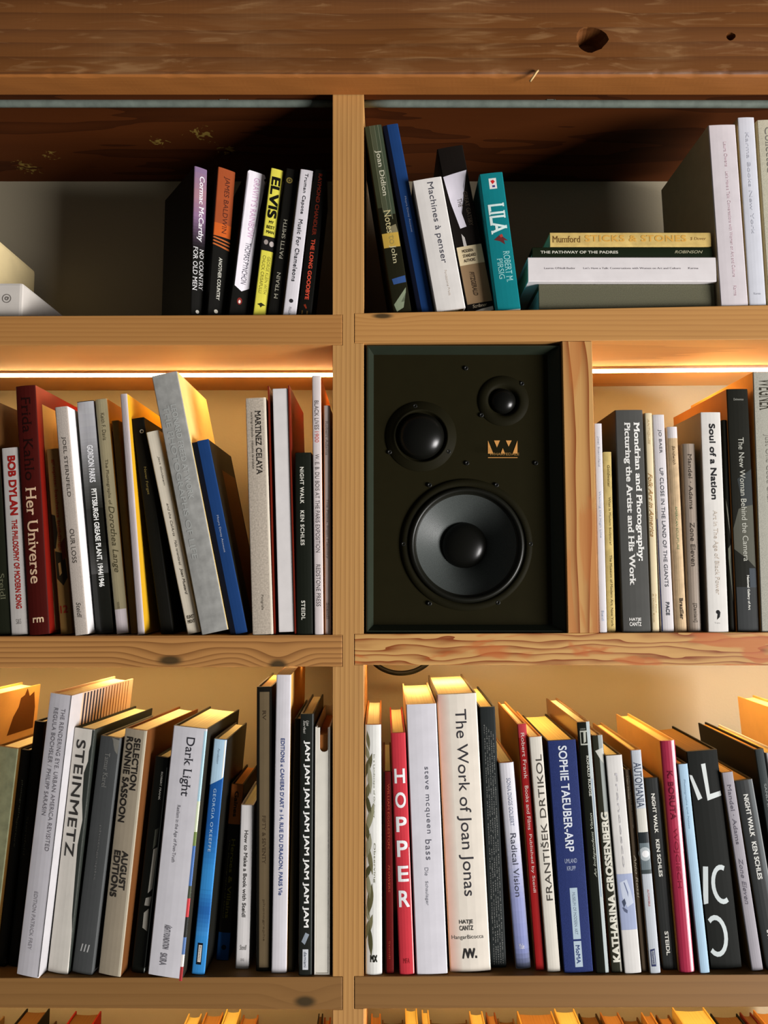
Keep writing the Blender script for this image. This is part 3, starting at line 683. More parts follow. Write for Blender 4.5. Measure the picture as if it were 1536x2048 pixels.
# ================================================================== middle left compartment
G = 'books on the middle left shelf'
book((-44, 805, -4, 806, -12, 1268, 18, 1268), '2L', (26, 28, 18), 'dark green black book cut by the left edge of the photo', G, y0=0.008, depth=0.24, side=(74, 48, 22), text=[('Steidl', (90, 90, 70), 1150, 1200, .5, .8, SR)])
book((2, 897, 36, 896, 21.5, 1269, 55.7, 1269), '2L', (168, 163, 158), 'grey white book with red slanted capitals left of the dark red one', G, y0=0.006, depth=0.2,
     text=[('BOB DYLAN', (134, 24, 20), 913, 1033, .34, .82, o(bold=.045)), ('THE PHILOSOPHY OF MODERN SONG', (142, 30, 24), 1042, 1218, .4, .74, o(bold=.035)), ('S&S', (120, 115, 110), 1238, 1248, .35, .65, o(dir='h'))])
book((29, 773, 70.5, 771, 56.5, 1271, 97, 1271), '2L', (60, 13, 9), 'tall dark red book with pale serif lettering on its lower half', G, y0=0.002, depth=0.17, side=(112, 20, 11), bulge=0.002,
     rside=[(0.12, 0.95, 806, 1266, (196, 166, 110)), ('P', [(.3, 850), (.36, 844), (.44, 900), (.46, 930), (.3, 930)], (52, 22, 14))],
     text=[('Frida Kahlo', (26, 7, 5), 795, 965, .28, .74, SR), ('Her Universe', (194, 164, 134), 979, 1170, .24, .76, o(serif=1, bold=.008)), ('rm', (198, 172, 140), 1237, 1247, .25, .78, o(dir='h', bold=.02))])
book((91, 899, 114.3, 898, 120, 1271, 145.5, 1271), '2L', (124, 94, 50), 'tan paperback with red lettering between the dark red and the grey book', G, y0=0.014, depth=0.2, kind='paper',
     art=[('P', [(0, 1030), (.35, 1034), (.45, 1070), (.2, 1100), (0, 1100)], (28, 24, 14)), ('P', [(.1, 1105), (.9, 1112), (.98, 1160), (.6, 1175), (.1, 1160)], (36, 30, 18)), ('P', [(.65, 1090), (.98, 1080), (.98, 1120), (.7, 1125)], (90, 36, 20)), ('P', [(.3, 1130), (.5, 1128), (.55, 1150), (.35, 1155)], (150, 116, 66))],
     text=[('gropius: bauhaus buildings', (124, 42, 20), 920, 1105, .4, .74, o(serif=1, bold=.01)), ('12', (128, 36, 22), 1214, 1229, .18, .8, o(dir='h', bold=.03))])
book((108.4, 815, 136.7, 814, 149, 1272, 173, 1271), '2L', (168, 158, 148), 'grey cloth book with dark capitals and white covers', G, y0=0.0, depth=0.2, side=(216, 214, 214), surf='cloth', rough=.7,
     text=[('JOEL STERNFELD', (58, 52, 46), 876, 998, .34, .68, SR), ('OUR LOSS', (58, 52, 46), 1062, 1130, .34, .68, SR), ('Steidl', (58, 52, 46), 1208, 1238, .34, .68, o(serif=1, it=.2))])
book((152, 804, 185.5, 801.5, 190.6, 1267, 227.5, 1267), '2L', (20, 20, 16), 'glossy book whose spine fades from silver grey to black', G, y0=0.022, depth=0.22, rough=.2, bulge=.0016,
     art=grad(804, 880, (164, 164, 167), (146, 146, 148), 6) + grad(880, 1020, (146, 146, 148), (30, 30, 26), 22) + grad(1090, 1150, (22, 22, 18), (62, 62, 60), 10),
     text=[('GORDON PARKS', (206, 206, 208), 893, 968, .4, .74, o(bold=.03)), ('PITTSBURGH GREASE PLANT, 1944/1946', (216, 216, 212), 981, 1176, .4, .74, o(bold=.03))])
book((188, 799.5, 213, 798, 231.6, 1268, 256.6, 1268), '2L', (148, 138, 108), 'olive beige glossy book with a white label at its foot', G, y0=0.02, depth=0.21, side=(150, 96, 30), rough=.22, bulge=.002,
     art=[('R', .04, 1220, .97, 1267, (196, 186, 188))], text=[('Keith F. Davis', (70, 62, 44), 828, 883, .42, .72), ('The Photographs of', (70, 62, 44), 922, 1013, .36, .66, SR), ('Dorothea Lange', (66, 60, 40), 1016, 1148, .22, .8, o(serif=1, it=.25)), ('NELSON-ATKINS', (90, 80, 60), 1206, 1219, .3, .5)])
book((222.7, 842, 239, 843, 260.7, 1269, 274, 1269), '2L', (112, 86, 44), 'plain brown thin book right of the olive beige one', G, y0=0.024, depth=0.2)
book((239.3, 788.4, 254, 787, 274.6, 1271, 289, 1271), '2L', (178, 168, 168), 'thin grey white book with bright yellow covers', G, y0=0.008, depth=0.2, side=(206, 158, 34),
     art=[('R', .12, 790, .16, 1268, (140, 130, 130)), ('R', .3, 790, .34, 1268, (146, 136, 136)), ('R', .48, 790, .52, 1268, (140, 130, 130)), ('R', .66, 790, .7, 1268, (146, 136, 136))])
book((262, 838, 287, 840, 321, 1268, 347, 1268), '2L', (17, 16, 12), 'slim black book with a small white ring near the spine top', G, y0=0.02, depth=0.18, side=(22, 20, 14),
     art=[('C', .7, 867, 4, (190, 186, 176)), ('C', .7, 867, 2.2, (20, 18, 14))], text=[('Never Forget', (128, 112, 60), 938, 994, .42, .66, SR)])
book((291.3, 865.5, 317.6, 861, 374.7, 1269.5, 399.6, 1266.6), '2L', (214, 204, 184), 'cream book with tiny dark lettering leaning against the big grey one', G, y0=0.01, depth=0.17,
     text=[('Jack Goldstein', (60, 54, 46), 915, 974, .5, .68, IT), ('and the CalArts', (60, 54, 46), 1010, 1076, .46, .64, IT), ('Mafia remembered', (60, 54, 46), 1084, 1134, .46, .64, IT), ('Joan Mustard', (60, 54, 46), 1140, 1192, .42, .66, o(it=.25, bold=.02)), ('KUNST', (96, 88, 74), 1232, 1239, .22, .78, o(dir='h', bold=.03)), ('MKNT', (96, 88, 74), 1241, 1248, .22, .78, o(dir='h', bold=.03))])
book((302.4, 752.7, 354.2, 749.2, 402.5, 1269.5, 453.8, 1261), '2L', (142, 142, 138), 'big worn grey book leaning to the left, tallest on the middle left shelf', G, y0=0.002, depth=0.18, side=(220, 190, 120), surf='worn', rough=.7,
     text=[('LEONARD FREED AT WORK', (158, 160, 156), 815, 1005, .5, .72, o(bold=.02)), ('THE PHOTOGRAPHS OF LIFE', (154, 156, 152), 815, 1120, .2, .42, o(bold=.02))])
book((382.5, 886, 417, 880, 459, 1268, 494, 1264), '2L', (14, 17, 28), 'blue book with a navy edge leaning against the big grey one', G, y0=0.006, depth=0.16, side=(24, 22, 14), surf='cloth', rough=.6,
     art=[('R', .34, 882, 1, 1268, (25, 56, 104))], rside=[(.35, .95, 935, 1255, (84, 50, 18))], text=[('Moyra Davey Account', (160, 168, 182), 1034, 1108, .56, .7)])
book((490, 796.6, 532.3, 794.4, 504.2, 1270.4, 546, 1269), '2L', (172, 161, 146), 'speckled stone coloured book with black serif capitals', G, y0=0.002, depth=0.2, surf='speckle', rough=.7,
     art=[('R', .89, 795, .99, 1270, (206, 196, 178))], text=[('MARTINEZ CELAYA', (40, 36, 32), 822, 952, .46, .74, o(serif=1, bold=.015)), ('working methods · métodos de trabajo', (74, 68, 60), 824, 940, .22, .36), ('Polígrafa', (90, 84, 74), 1192, 1222, .46, .6)])
book((534.5, 772, 584.5, 771, 547, 1269, 587.5, 1269), '2L', (104, 30, 16), 'red bound book shelved with its white page edges facing out', G, y0=0.005, depth=0.19, kind='fore', pages=(208, 204, 202), surf='paper')
book((589, 905.5, 622.5, 904, 592.5, 1269, 627, 1269), '2L', (22, 25, 18), 'black book with small white letters between the red bound and the tall white one', G, y0=0.003, depth=0.17, rough=.35, bulge=.0015,
     text=[('NIGHT WALK', (206, 204, 192), 934, 1008, .3, .54, o(bold=.035, sp=1.15)), ('KEN SCHLES', (206, 204, 192), 1022, 1092, .3, .54, o(bold=.035, sp=1.15)), ('STEIDL', (206, 204, 192), 1202, 1240, .3, .54, o(bold=.035, sp=1.15))])
book((623.2, 751, 643.4, 751.8, 628.3, 1269, 645.8, 1269), '2L', (202, 192, 190), 'tall thin white book with condensed grey capitals near the post', G, y0=0.002, depth=0.2, side=(200, 120, 50),
     text=[('BLACK LIVES', (92, 84, 84), 803, 862, .28, .74), ('1900', (196, 90, 80), 866, 888, .28, .74), ('W. E. B. DU BOIS AT THE PARIS EXPOSITION', (92, 84, 84), 912, 1108, .28, .74), ('REDSTONE PRESS', (92, 84, 84), 1132, 1214, .28, .74)])
book((646.6, 811, 661, 811, 648.8, 1268, 661.5, 1268), '2L', (186, 174, 168), 'thin grey white book touching the post on the middle left shelf', G, y0=0.006, depth=0.18,
     text=[('Robert Adams', (122, 110, 106), 843, 912, .3, .72, SR), ('The Plains, from Memory', (122, 110, 106), 1000, 1120, .3, .72, SR), ('Steidl', (122, 110, 106), 1206, 1238, .3, .72, SR)])

# ================================================================== middle right compartment
G = 'books on the middle right shelf'
book((1187.7, 847, 1204.8, 847, 1198.3, 1265, 1214.5, 1265), '2R', (206, 202, 204), 'thin white book against the wooden divider panel', G, y0=0.002, depth=0.19, text=[('Joel Sternfeld', (170, 170, 178), 873, 935, .35, .66), ('Walking the High Line', (168, 178, 198), 985, 1078, .35, .66), ('Steidl', (168, 178, 198), 1222, 1242, .35, .66)])
book((1207.3, 903.7, 1224, 902.4, 1216, 1265, 1232, 1265), '2R', (190, 168, 106), 'thin straw yellow book left of the thick grey one', G, y0=0.008, depth=0.16, kind='paper', surf='worn',
     text=[('Goldwater', (96, 80, 40), 930, 975, .4, .72, SR), ('What Is Modern Sculpture?', (96, 80, 40), 995, 1092, .4, .72, SR), ('The Museum of Modern Art, New York', (84, 70, 36), 1112, 1254, .4, .72, SR)])
book((1230, 820, 1287.7, 817, 1245.5, 1263, 1301.3, 1263.6), '2R', (76, 76, 73), 'thick charcoal book with two rows of bold white letters', G, y0=0.004, depth=0.2, side=(46, 40, 30), bulge=.0012,
     text=[('Mondrian and Photography:', (226, 224, 218), 844, 1123, .58, .86, o(bold=.03, serif=1)), ('Picturing the Artist and His Work', (226, 224, 218), 844, 1171, .24, .52, o(bold=.03, serif=1)), ('HATJE', (222, 220, 214), 1235, 1242.5, .24, .66, o(dir='h', bold=.035)), ('CANTZ', (222, 220, 214), 1243.5, 1251, .24, .66, o(dir='h', bold=.035))])
book((1289, 826, 1303.3, 826, 1304, 1264, 1321, 1263), '2R', (216, 200, 164), 'thin cream book with brown script beside the charcoal one', G, y0=0.006, depth=0.2,
     text=[('Folk Art in America', (158, 114, 58), 948, 1076, .2, .74, o(it=.4, serif=1)), ('ANTIQUES', (202, 178, 134), 838, 890, .3, .62, IT), ('Alice Ford', (196, 170, 124), 1188, 1225, .6, .76), ('A Dutton Book', (180, 150, 100), 1188, 1245, .24, .4)])
book((1304.2, 829.5, 1330.5, 829, 1324, 1264, 1348, 1263), '2R', (202, 197, 198), 'white paperback with dark capitals and a thin blue line at its edge', G, y0=0.006, depth=0.2, kind='paper', bulge=.0012,
     art=[('P', [(.0, 1040), (.04, 1040), (.08, 1262), (.0, 1262)], (70, 84, 150))], text=[('JO BAER', (84, 84, 88), 860, 908, .4, .7), ('UP CLOSE IN THE LAND OF THE GIANTS', (70, 72, 78), 938, 1175, .4, .7), ('PACE', (70, 72, 78), 1205, 1231, .4, .7, o(bold=.03))])
book((1334, 853.4, 1358, 852, 1353.5, 1262.5, 1373, 1262), '2R', (192, 166, 130), 'tan paperback with a white cap at the spine top', G, y0=0.008, depth=0.17, kind='paper', surf='worn', bulge=.002,
     art=[('R', .03, 853, .98, 876, (206, 200, 200))], text=[('Sandwich', (90, 70, 50), 892, 930, .4, .66, IT), ('AMERICAN SCULPTURE', (120, 140, 100), 1014, 1100, .38, .6), ('Braziller', (66, 54, 44), 1196, 1238, .4, .72, o(serif=1, bold=.02))])
book((1365, 887.3, 1392.5, 886.6, 1378, 1264, 1404.5, 1264), '2R', (152, 138, 124), 'short taupe book with dark lettering left of the white one', G, y0=0.008, depth=0.15, bulge=.0025, rough=.35,
     text=[('Mandel · Adams', (64, 56, 48), 908, 1020, .38, .66, SR), ('Zone Eleven', (64, 56, 48), 1047, 1135, .36, .7, SR), ('[Damiani]', (64, 56, 48), 1208, 1245, .36, .66, SR)])
book((1400.5, 824.5, 1442, 824, 1416.5, 1265.4, 1458, 1265.4), '2R', (212, 209, 203), 'thick white book with bold black title and a black comma mark at its foot', G, y0=0.002, depth=0.2, side=(120, 110, 96),
     art=[('C', .5, 1226, 4, (30, 30, 30)), ('P', [(.5, 1222), (.62, 1226), (.58, 1236), (.44, 1241), (.54, 1232)], (30, 30, 30))],
     text=[('Soul of a Nation', (36, 36, 38), 848, 1002, .4, .7, o(bold=.025)), ('Art in The Age of Black Power', (192, 180, 166), 1024, 1192, .38, .66), ('Tate', (190, 188, 186), 1246, 1249, .32, .6, o(dir='h'))])
book((1444, 840, 1453, 840, 1460.5, 1264, 1472, 1264), '2R', (26, 26, 20), 'very thin black paperback with a pale curve on its spine', G, y0=0.01, depth=0.19, kind='paper',
     art=[('P', [(.1, 1000), (.4, 1020), (.9, 1080), (.8, 1080), (.3, 1030)], (150, 150, 136)), ('P', [(.2, 1100), (.9, 1090), (.9, 1100), (.4, 1130), (.9, 1200), (.8, 1205), (.2, 1120)], (120, 122, 108))])
book((1453, 778, 1498, 776, 1475, 1263, 1518, 1262), '2R', (28, 28, 22), 'tall black book with grey shapes and pale lettering right of the white one', G, y0=0.006, depth=0.2, side=(150, 96, 44), bulge=.001,
     art=[('P', [(.02, 1060), (.3, 1020), (.98, 1010), (.98, 1138), (.6, 1120), (.02, 1100)], (84, 84, 74)), ('P', [(.3, 960), (.98, 940), (.98, 1012), (.5, 1016)], (52, 56, 56)), ('R', .04, 1175, .98, 1262, (54, 56, 56)), ('R', .66, 1138, .98, 1176, (64, 70, 76))],
     text=[('Delmonico', (160, 160, 150), 796, 800.5, .3, .76, o(dir='h')), ('The New Woman Behind the Camera', (184, 184, 172), 876, 1124, .42, .68), ('National Gallery of Art', (214, 214, 206), 1152, 1220, .5, .64, o(bold=.03))])
book((1505.6, 744, 1560, 742, 1523, 1262, 1580, 1262), '2R', (166, 164, 152), 'big grey cloth book with tall condensed capitals at the right edge', G, y0=0.003, depth=0.22, side=(206, 150, 74), surf='cloth', rough=.8,
     text=[('WEGNER', (62, 58, 48), 757, 821, .2, .84, SR), ('Just One Good Chair', (140, 136, 126), 870, 1010, .3, .6)])
book((1562, 790, 1600, 790, 1582, 1262, 1622, 1262), '2R', (120, 80, 50), 'brown book just beyond the right edge of the middle shelf', G, y0=0.008, depth=0.2)

# ================================================================== lower left compartment
G = 'books on the lower left shelf'
KW = dict(y0=None)
book((-120, 1400, -75, 1396, -185, 1948, -140, 1948), '3L', (150, 110, 60), 'big tan book with a dark tree on its cover at the left edge', G, y0=0.012, depth=0.18, yaw=-10, side=(206, 160, 92),
     rside=[('P', [(.60, 1500), (.66, 1460), (.72, 1440), (.74, 1420), (.79, 1415), (.82, 1400), (.86, 1420), (.92, 1412), (.95, 1450), (.95, 1500)], (92, 56, 24))])
book((-4, 1490, 38.7, 1492, -62, 1948, -17, 1948), '3L', (128, 130, 100), 'grey green worn book at the left edge of the lower shelf', G, y0=0.03, depth=0.18, yaw=-10, surf='worn', side=(100, 70, 30))
book((44, 1497, 63.5, 1495, -11, 1948, 7, 1948), '3L', (16, 15, 11), 'black book with faint lettering beside the grey green one', G, y0=0.03, depth=0.17, yaw=-10, text=[('photographs', (74, 72, 56), 1560, 1640, .5, .72), ('aperture', (60, 58, 44), 1640, 1700, .4, .6)])
book((70.5, 1440.5, 93.5, 1439, 13, 1948, 33, 1948), '3L', (18, 17, 13), 'tall black book directly left of the white leaning one', G, y0=0.03, depth=0.17, yaw=-10, text=[('Sternfeld', (60, 58, 46), 1640, 1720, .3, .5)])
stripes = [(.0, .16, 1384, 1950, (172, 170, 172))] + [(.185 + .048 * k, .185 + .048 * k + .026 - .001 * k, 1386, 1935, (44, 40, 50) if k < 7 else (120, 84, 54)) for k in range(16)]
book((103, 1384, 147, 1384, 31, 1951, 78, 1952.5), '3L', (196, 193, 198), 'tall white leaning book with a striped front cover', G, y0=0.004, depth=0.17, yaw=-10, side=(190, 164, 138), rside=stripes,
     text=[('THE RENDERING EYE. URBAN AMERICA REVISITED', (112, 108, 114), 1413, 1702, .62, .8, o(sp=1.05)), ('REGULA BOCHSLER / PHILIPP SARASIN', (112, 108, 114), 1413, 1632, .3, .48, o(sp=1.05)), ('EDITION PATRICK FREY', (150, 146, 152), 1785, 1900, .4, .56)])
book((151, 1453, 194, 1458, 93, 1948, 133, 1948), '3L', (204, 199, 189), 'white book with very large black capitals and a torn dark edge', G, y0=0.012, depth=0.17, yaw=-10, side=(44, 48, 44),
     art=[('P', [(.9, 1456), (1, 1456), (1, 1950), (.97, 1860), (.9, 1830), (.95, 1790), (.84, 1750), (.93, 1720), (.8, 1690), (.9, 1640), (.78, 1600), (.86, 1560), (.72, 1545), (.86, 1520), (.85, 1500), (.93, 1480)], (46, 50, 46))],
     text=[('STEINMETZ', (52, 50, 48), 1479, 1716, .2, .66, o(bold=.012, sp=1.06))])
book((203, 1469, 241.5, 1474, 142, 1946, 186, 1946), '3L', (74, 76, 76), 'slate grey book with faint lettering and three pale strokes at its foot', G, y0=0.01, depth=0.15, yaw=-10, rough=.5,
     art=[('P', [(.6, 1472), (.97, 1476), (.95, 1505), (.8, 1498), (.7, 1480)], (118, 116, 108)), ('P', [(.3, 1903), (.36, 1888), (.42, 1888), (.36, 1903)], (180, 180, 178)), ('P', [(.46, 1903), (.52, 1888), (.58, 1888), (.52, 1903)], (180, 180, 178)), ('P', [(.62, 1903), (.68, 1888), (.74, 1888), (.68, 1903)], (180, 180, 178))],
     text=[('Tamar Karel', (128, 128, 124), 1504, 1574, .36, .6, SR), ('photographs', (108, 108, 106), 1650, 1760, .5, .62)])
book((252, 1454.5, 299, 1457, 195, 1949, 238.5, 1950), '3L', (158, 146, 126), 'beige grey book with two rows of heavy black capitals', G, y0=0.006, depth=0.17, yaw=-10, side=(96, 58, 28),
     art=[('R', .88, 1456, .98, 1949, (190, 180, 158))],
     text=[('SELECTION', (42, 38, 34), 1473, 1579, .5, .78, o(bold=.03)), ('RONNIE SASSOON', (42, 38, 34), 1472, 1646, .14, .44, o(bold=.03)), ('AUGUST', (48, 44, 40), 1702, 1780, .5, .78, o(bold=.04)), ('EDITIONS', (48, 44, 40), 1703, 1796, .14, .44, o(bold=.04))])
book((311, 1511, 337, 1508.4, 260, 1950, 290.5, 1950), '3L', (17, 18, 14), 'black book with white figures on its spine left of the wide white one', G, y0=0.012, depth=0.13, yaw=-7, rough=.3,
     art=[('R', .94, 1530, .985, 1950, (150, 156, 150)), ('P', [(.62, 1660), (.86, 1655), (.8, 1690), (.6, 1700)], (90, 92, 80)), ('P', [(.66, 1700), (.92, 1695), (.88, 1780), (.6, 1790), (.72, 1740)], (188, 184, 172)), ('P', [(.5, 1800), (.9, 1795), (.82, 1815), (.45, 1815)], (170, 166, 156)), ('P', [(.48, 1830), (.8, 1820), (.7, 1850), (.86, 1866), (.5, 1860)], (176, 172, 160))],
     text=[('ROBERT FRANK', (206, 204, 194), 1540, 1598, .6, .74, o(bold=.03))])
strip_cols = [(1457, 1600, (168, 200, 214)), (1600, 1662, (206, 216, 186)), (1662, 1690, (112, 130, 74)), (1690, 1770, (76, 112, 170)), (1770, 1795, (70, 76, 60)), (1795, 1832, (196, 66, 70)), (1832, 1872, (44, 44, 42)), (1872, 1906, (90, 120, 170)), (1906, 1930, (220, 214, 208)), (1930, 1958, (150, 46, 46))]
book((347.3, 1450, 418, 1455, 294, 1950, 362.5, 1957), '3L', (204, 202, 207), 'wide white book with a colourful right edge and black serif title', G, y0=0.0, depth=0.15, yaw=-6, side=(40, 38, 32),
     art=[('R', .92, a, 1, b, c) for a, b, c in strip_cols],
     text=[('Dark Light', (48, 48, 54), 1473, 1593, .36, .68, SR), ('Realism in the Age of Post-Truth', (112, 110, 116), 1612, 1728, .34, .46, SR), ('AÏSHTI FOUNDATION', (120, 118, 124), 1852, 1900, .36, .58, W_), ('SKIRA', (120, 118, 124), 1908, 1932, .32, .52, W_)])
book((427.5, 1477, 455.2, 1479.5, 382, 1944, 409.2, 1946), '3L', (52, 132, 196), 'blue book with a pale blue top and white letters', G, y0=0.006, depth=0.12, yaw=-3, side=(26, 26, 22), rough=.35,
     art=[('P', [(0, 1478), (.86, 1479), (.86, 1558), (0, 1572)], (172, 202, 222)), ('P', [(.86, 1479), (.99, 1479), (.99, 1554), (.86, 1558)], (212, 214, 208)), ('P', [(0, 1572), (.99, 1556), (.99, 1650), (0, 1650)], (28, 84, 152)), *grad(1650, 1740, (28, 84, 152), (52, 132, 196), 8, 0, .99), *grad(1780, 1820, (52, 132, 196), (34, 92, 160), 5, 0, .99), *grad(1820, 1870, (34, 92, 160), (60, 138, 200), 6, 0, .99), ('R', .3, 1884, .68, 1926, (20, 22, 26)), ('R', .38, 1888, .62, 1921, (206, 200, 190))],
     text=[("GEORGIA O'KEEFFE", (172, 200, 222), 1578, 1704, .36, .58, o(sp=1.15)), ('Fondation', (110, 130, 150), 1497, 1528, .4, .56, IT), ('Beyeler', (90, 90, 90), 1890, 1919, .42, .56)])
book((462, 1568, 489, 1571, 431, 1921, 455.5, 1922), '3L', (24, 21, 13), 'black book with an orange top block and a blue block at its foot', G, y0=None, depth=0.11, yaw=-1, side=(28, 22, 12), pages=(150, 100, 50),
     art=[('R', 0, 1569, .99, 1650, (142, 78, 32)), ('R', 0, 1867, .99, 1921, (26, 72, 128)), ('C', .55, 1896, 5, (16, 24, 40))],
     text=[('Gaines', (42, 26, 14), 1583, 1635, .36, .68, o(bold=.035)), ('Heroes & Villains', (96, 90, 28), 1680, 1838, .44, .74, B_), ('The Photographs of David', (86, 82, 44), 1680, 1838, .2, .34)])
book((481, 1610, 508, 1611, 470, 1938, 497.5, 1938), '3L', (200, 197, 195), 'short white book with a bold dark title in front of the brown panelled one', G, y0=None, depth=0.12,
     text=[('How to Make a Book with Steidl', (76, 74, 72), 1662, 1836, .38, .66, o(bold=.02)), ('Steidl', (110, 106, 104), 1891, 1901, .3, .8, o(dir='h', it=.2)), ('DVD', (150, 146, 144), 1918, 1923, .4, .66, o(dir='h'))])
book((512.7, 1374, 549, 1372, 511.4, 1927, 539, 1927), '3L', (20, 18, 13), 'tall black book with a brown cloth panel down its spine', G, y0=0.014, depth=0.15, pages=(214, 170, 90),
     art=[('R', .2, 1383, .84, 1920, (98, 84, 62))], text=[('RV', (56, 44, 32), 1420, 1440, .4, .62, SR), ('FIFTY & SEVENTY', (60, 48, 34), 1628, 1722, .4, .62, SR), ('photographs', (78, 64, 46), 1790, 1870, .42, .58, SR)])
book((552, 1349.5, 586, 1350, 541.8, 1946, 570.5, 1946), '3L', (200, 197, 201), 'tall white paperback with blue lettering, tallest on the lower left shelf', G, y0=0.009, depth=0.19, kind='paper', side=(208, 160, 84), rough=.6,
     text=[("EDITIONS « CAHIERS D'ART » 14, RUE DU DRAGON, PARIS VIe", (68, 82, 128), 1480, 1794, .36, .66, B_)])
book((588.5, 1438, 598.5, 1438, 574, 1948, 593.2, 1948), '3L', (38, 32, 20), 'dark brown book squeezed between the tall white and the black one', G, y0=0.012, depth=0.16, side=(40, 34, 22))
book((600.5, 1428, 628.6, 1427, 596.3, 1952, 623.4, 1952), '3L', (29, 31, 27), 'black book with one white three letter word repeated down its spine', G, y0=0.003, depth=0.17, rough=.35,
     art=[('P', [(.2, 1886), (.5, 1868), (.78, 1872), (.45, 1892)], (136, 146, 156)), ('R', .3, 1901, .72, 1941, (196, 200, 204)), ('R', .9, 1430, .94, 1950, (70, 76, 74))],
     text=[('Lise', (190, 188, 180), 1441, 1452, .46, .66, IT), ('Sarfati', (190, 188, 180), 1441, 1468, .22, .42, IT), ('JAM JAM JAM JAM JAM JAM JAM JAM', (226, 226, 220), 1482, 1858, .26, .74, o(bold=.03)), ('damiani', (50, 60, 80), 1906, 1936, .4, .62)])
rt = book((630, 1453.6, 660.5, 1453.6, 627.8, 1946, 661.2, 1946), '3L', (208, 203, 190), 'cream white slipcase with a thumb notch touching the post', G, y0=0.004, depth=0.17, kind='slip', cat='slipcase')
# the slipcase holds two volumes whose spines fill it, the front one notched
t_ = max(v[0] for v in rt.children[0].bound_box); h_ = max(v[2] for v in rt.children[0].bound_box)
bm = bmesh.new(); N = 14
c0, c1, zc = t_ * .3, t_ * .84, h_ - 0.006
pts = [(.0024, .0026), (t_ * .86, .0026), (t_ * .86, h_ - .001), (c1, h_ - .001)]
rr = (c1 - c0) / 2; zc = h_ - 0.03
pts += [((c0 + c1) / 2 + rr * math.cos(math.pi * k / N), zc - rr * 0.8 * math.sin(math.pi * k / N)) for k in range(N + 1)]
pts += [(c0, h_ - .001), (.0024, h_ - .001)]
frontprism(bm, pts, 0.0005, 0.003, 0.0003); link('front_panel', bm, mat((206, 202, 190), .5), rt)
bm = bmesh.new(); boxm(bm, (t_ * .2, .006, .003), (t_ * .84, .15, h_ - .012), .001); link('inner_volume', bm, mat((150, 92, 44), .6), rt)

# ================================================================== lower right compartment
G = 'books on the lower right shelf'
OL = (112, 108, 76)
book((729.3, 1449.7, 764, 1449, 730.6, 1950.7, 763.4, 1950.7), '3R', (212, 212, 206), 'white book with olive leaf pictures on its spine touching the post', G, y0=0.003, depth=0.2, side=(150, 100, 50), bulge=.002,
     art=[leaf(.2, 1482 + 0 * k, .2, 18, .3, OL) for k in range(1)] + [leaf(.12 + .09 * ((k * 7) % 3), 1506 + 27 * k, .26 + .08 * (k % 2), 16 + 6 * (k % 3), (.5, -.6, .2, -.3)[k % 4], ((140, 138, 108), (92, 88, 58), (150, 148, 122), OL, (78, 76, 48))[k % 5]) for k in range(15)],
     text=[('In a Landscape of Ordinary', (120, 120, 96), 1510, 1640, .5, .62, SR), ('Observing', (120, 120, 96), 1690, 1770, .5, .64, SR), ('MX', (30, 30, 22), 1912, 1926, .3, .72, o(dir='h', bold=.05))])
book((766, 1543.5, 783, 1542, 769.5, 1950, 789.5, 1950), '3R', (88, 13, 12), 'dark red book with faint orange capitals left of the bright red one', G, y0=0.006, depth=0.18, surf='cloth',
     art=[('R', 0, 1543, .2, 1950, (26, 12, 10))], text=[('WILLIAM EGGLESTON', (156, 66, 44), 1567, 1700, .44, .68, SR), ('FLOWERS', (156, 66, 44), 1733, 1788, .44, .68, o(serif=1, it=.2)), ('Steidl', (140, 60, 40), 1885, 1920, .44, .62)])
hop = [('H', 1539.6, 1569.5), ('O', 1587.5, 1619.5), ('P', 1637, 1668), ('P', 1685, 1718), ('E', 1736, 1767.5), ('R', 1785, 1818)]
book((781, 1466.7, 811, 1466.7, 798.5, 1950.7, 830, 1950.7), '3R', (188, 52, 62), 'bright red book with big white upright capitals', G, y0=0.003, depth=0.2, side=(150, 40, 44), pages=(230, 205, 150), bulge=.0015,
     art=[('R', .93, 1700, .975, 1950, (216, 190, 186))], text=[(c, (232, 226, 226), a, b, .14, .86, o(dir='h', bold=.022)) for c, a, b in hop] + [('MFA', (140, 36, 40), 1919, 1929, .3, .72, o(dir='h'))])
book((811.4, 1409.4, 872, 1406.8, 832.7, 1950.7, 896.5, 1949.4), '3R', (204, 202, 208), 'wide blank white book with small grey lettering right of the bright red one', G, y0=0.003, depth=0.2, side=(214, 190, 150), pages=(232, 214, 160),
     text=[('steve mcqueen', (94, 94, 104), 1537, 1672, .48, .66, o(sp=1.15)), ('bass', (94, 94, 104), 1684, 1725, .46, .66, o(sp=1.15)), ('Die', (140, 140, 148), 1740, 1756, .4, .52), ('Schaulager', (140, 140, 148), 1767, 1815, .38, .5)])
book((872.8, 1389.8, 957.5, 1387, 899.8, 1944, 978.3, 1943), '3R', (214, 206, 193), 'widest cream book with a large thin black title', G, y0=0.008, depth=0.2, side=(70, 60, 46), pages=(236, 216, 160), bulge=.002,
     art=hgrad(0, .3, 1389, 1943, (204, 160, 146), (213, 203, 190), 8),
     text=[('The Work of Joan Jonas', (54, 52, 56), 1420, 1796, .36, .72), ('HATJE', (80, 78, 74), 1842, 1852, .28, .62, o(dir='h', bold=.03)), ('CANTZ', (80, 78, 74), 1853.5, 1863, .28, .62, o(dir='h', bold=.03)), ('HangarBicocca', (80, 78, 74), 1872, 1882, .08, .86, o(dir='h')), ('/W.', (46, 44, 44), 1898, 1918, .32, .68, o(dir='h', bold=.05))])
ln = ['for the last time the artist spoke of the moving image as a room', 'and the stage was empty but for the light that crossed the floor', 'a long sentence printed very small along the whole of the spine', 'in which the reader may follow the work from year to year slowly', 'as the lines run down together and the words are hard to make out']
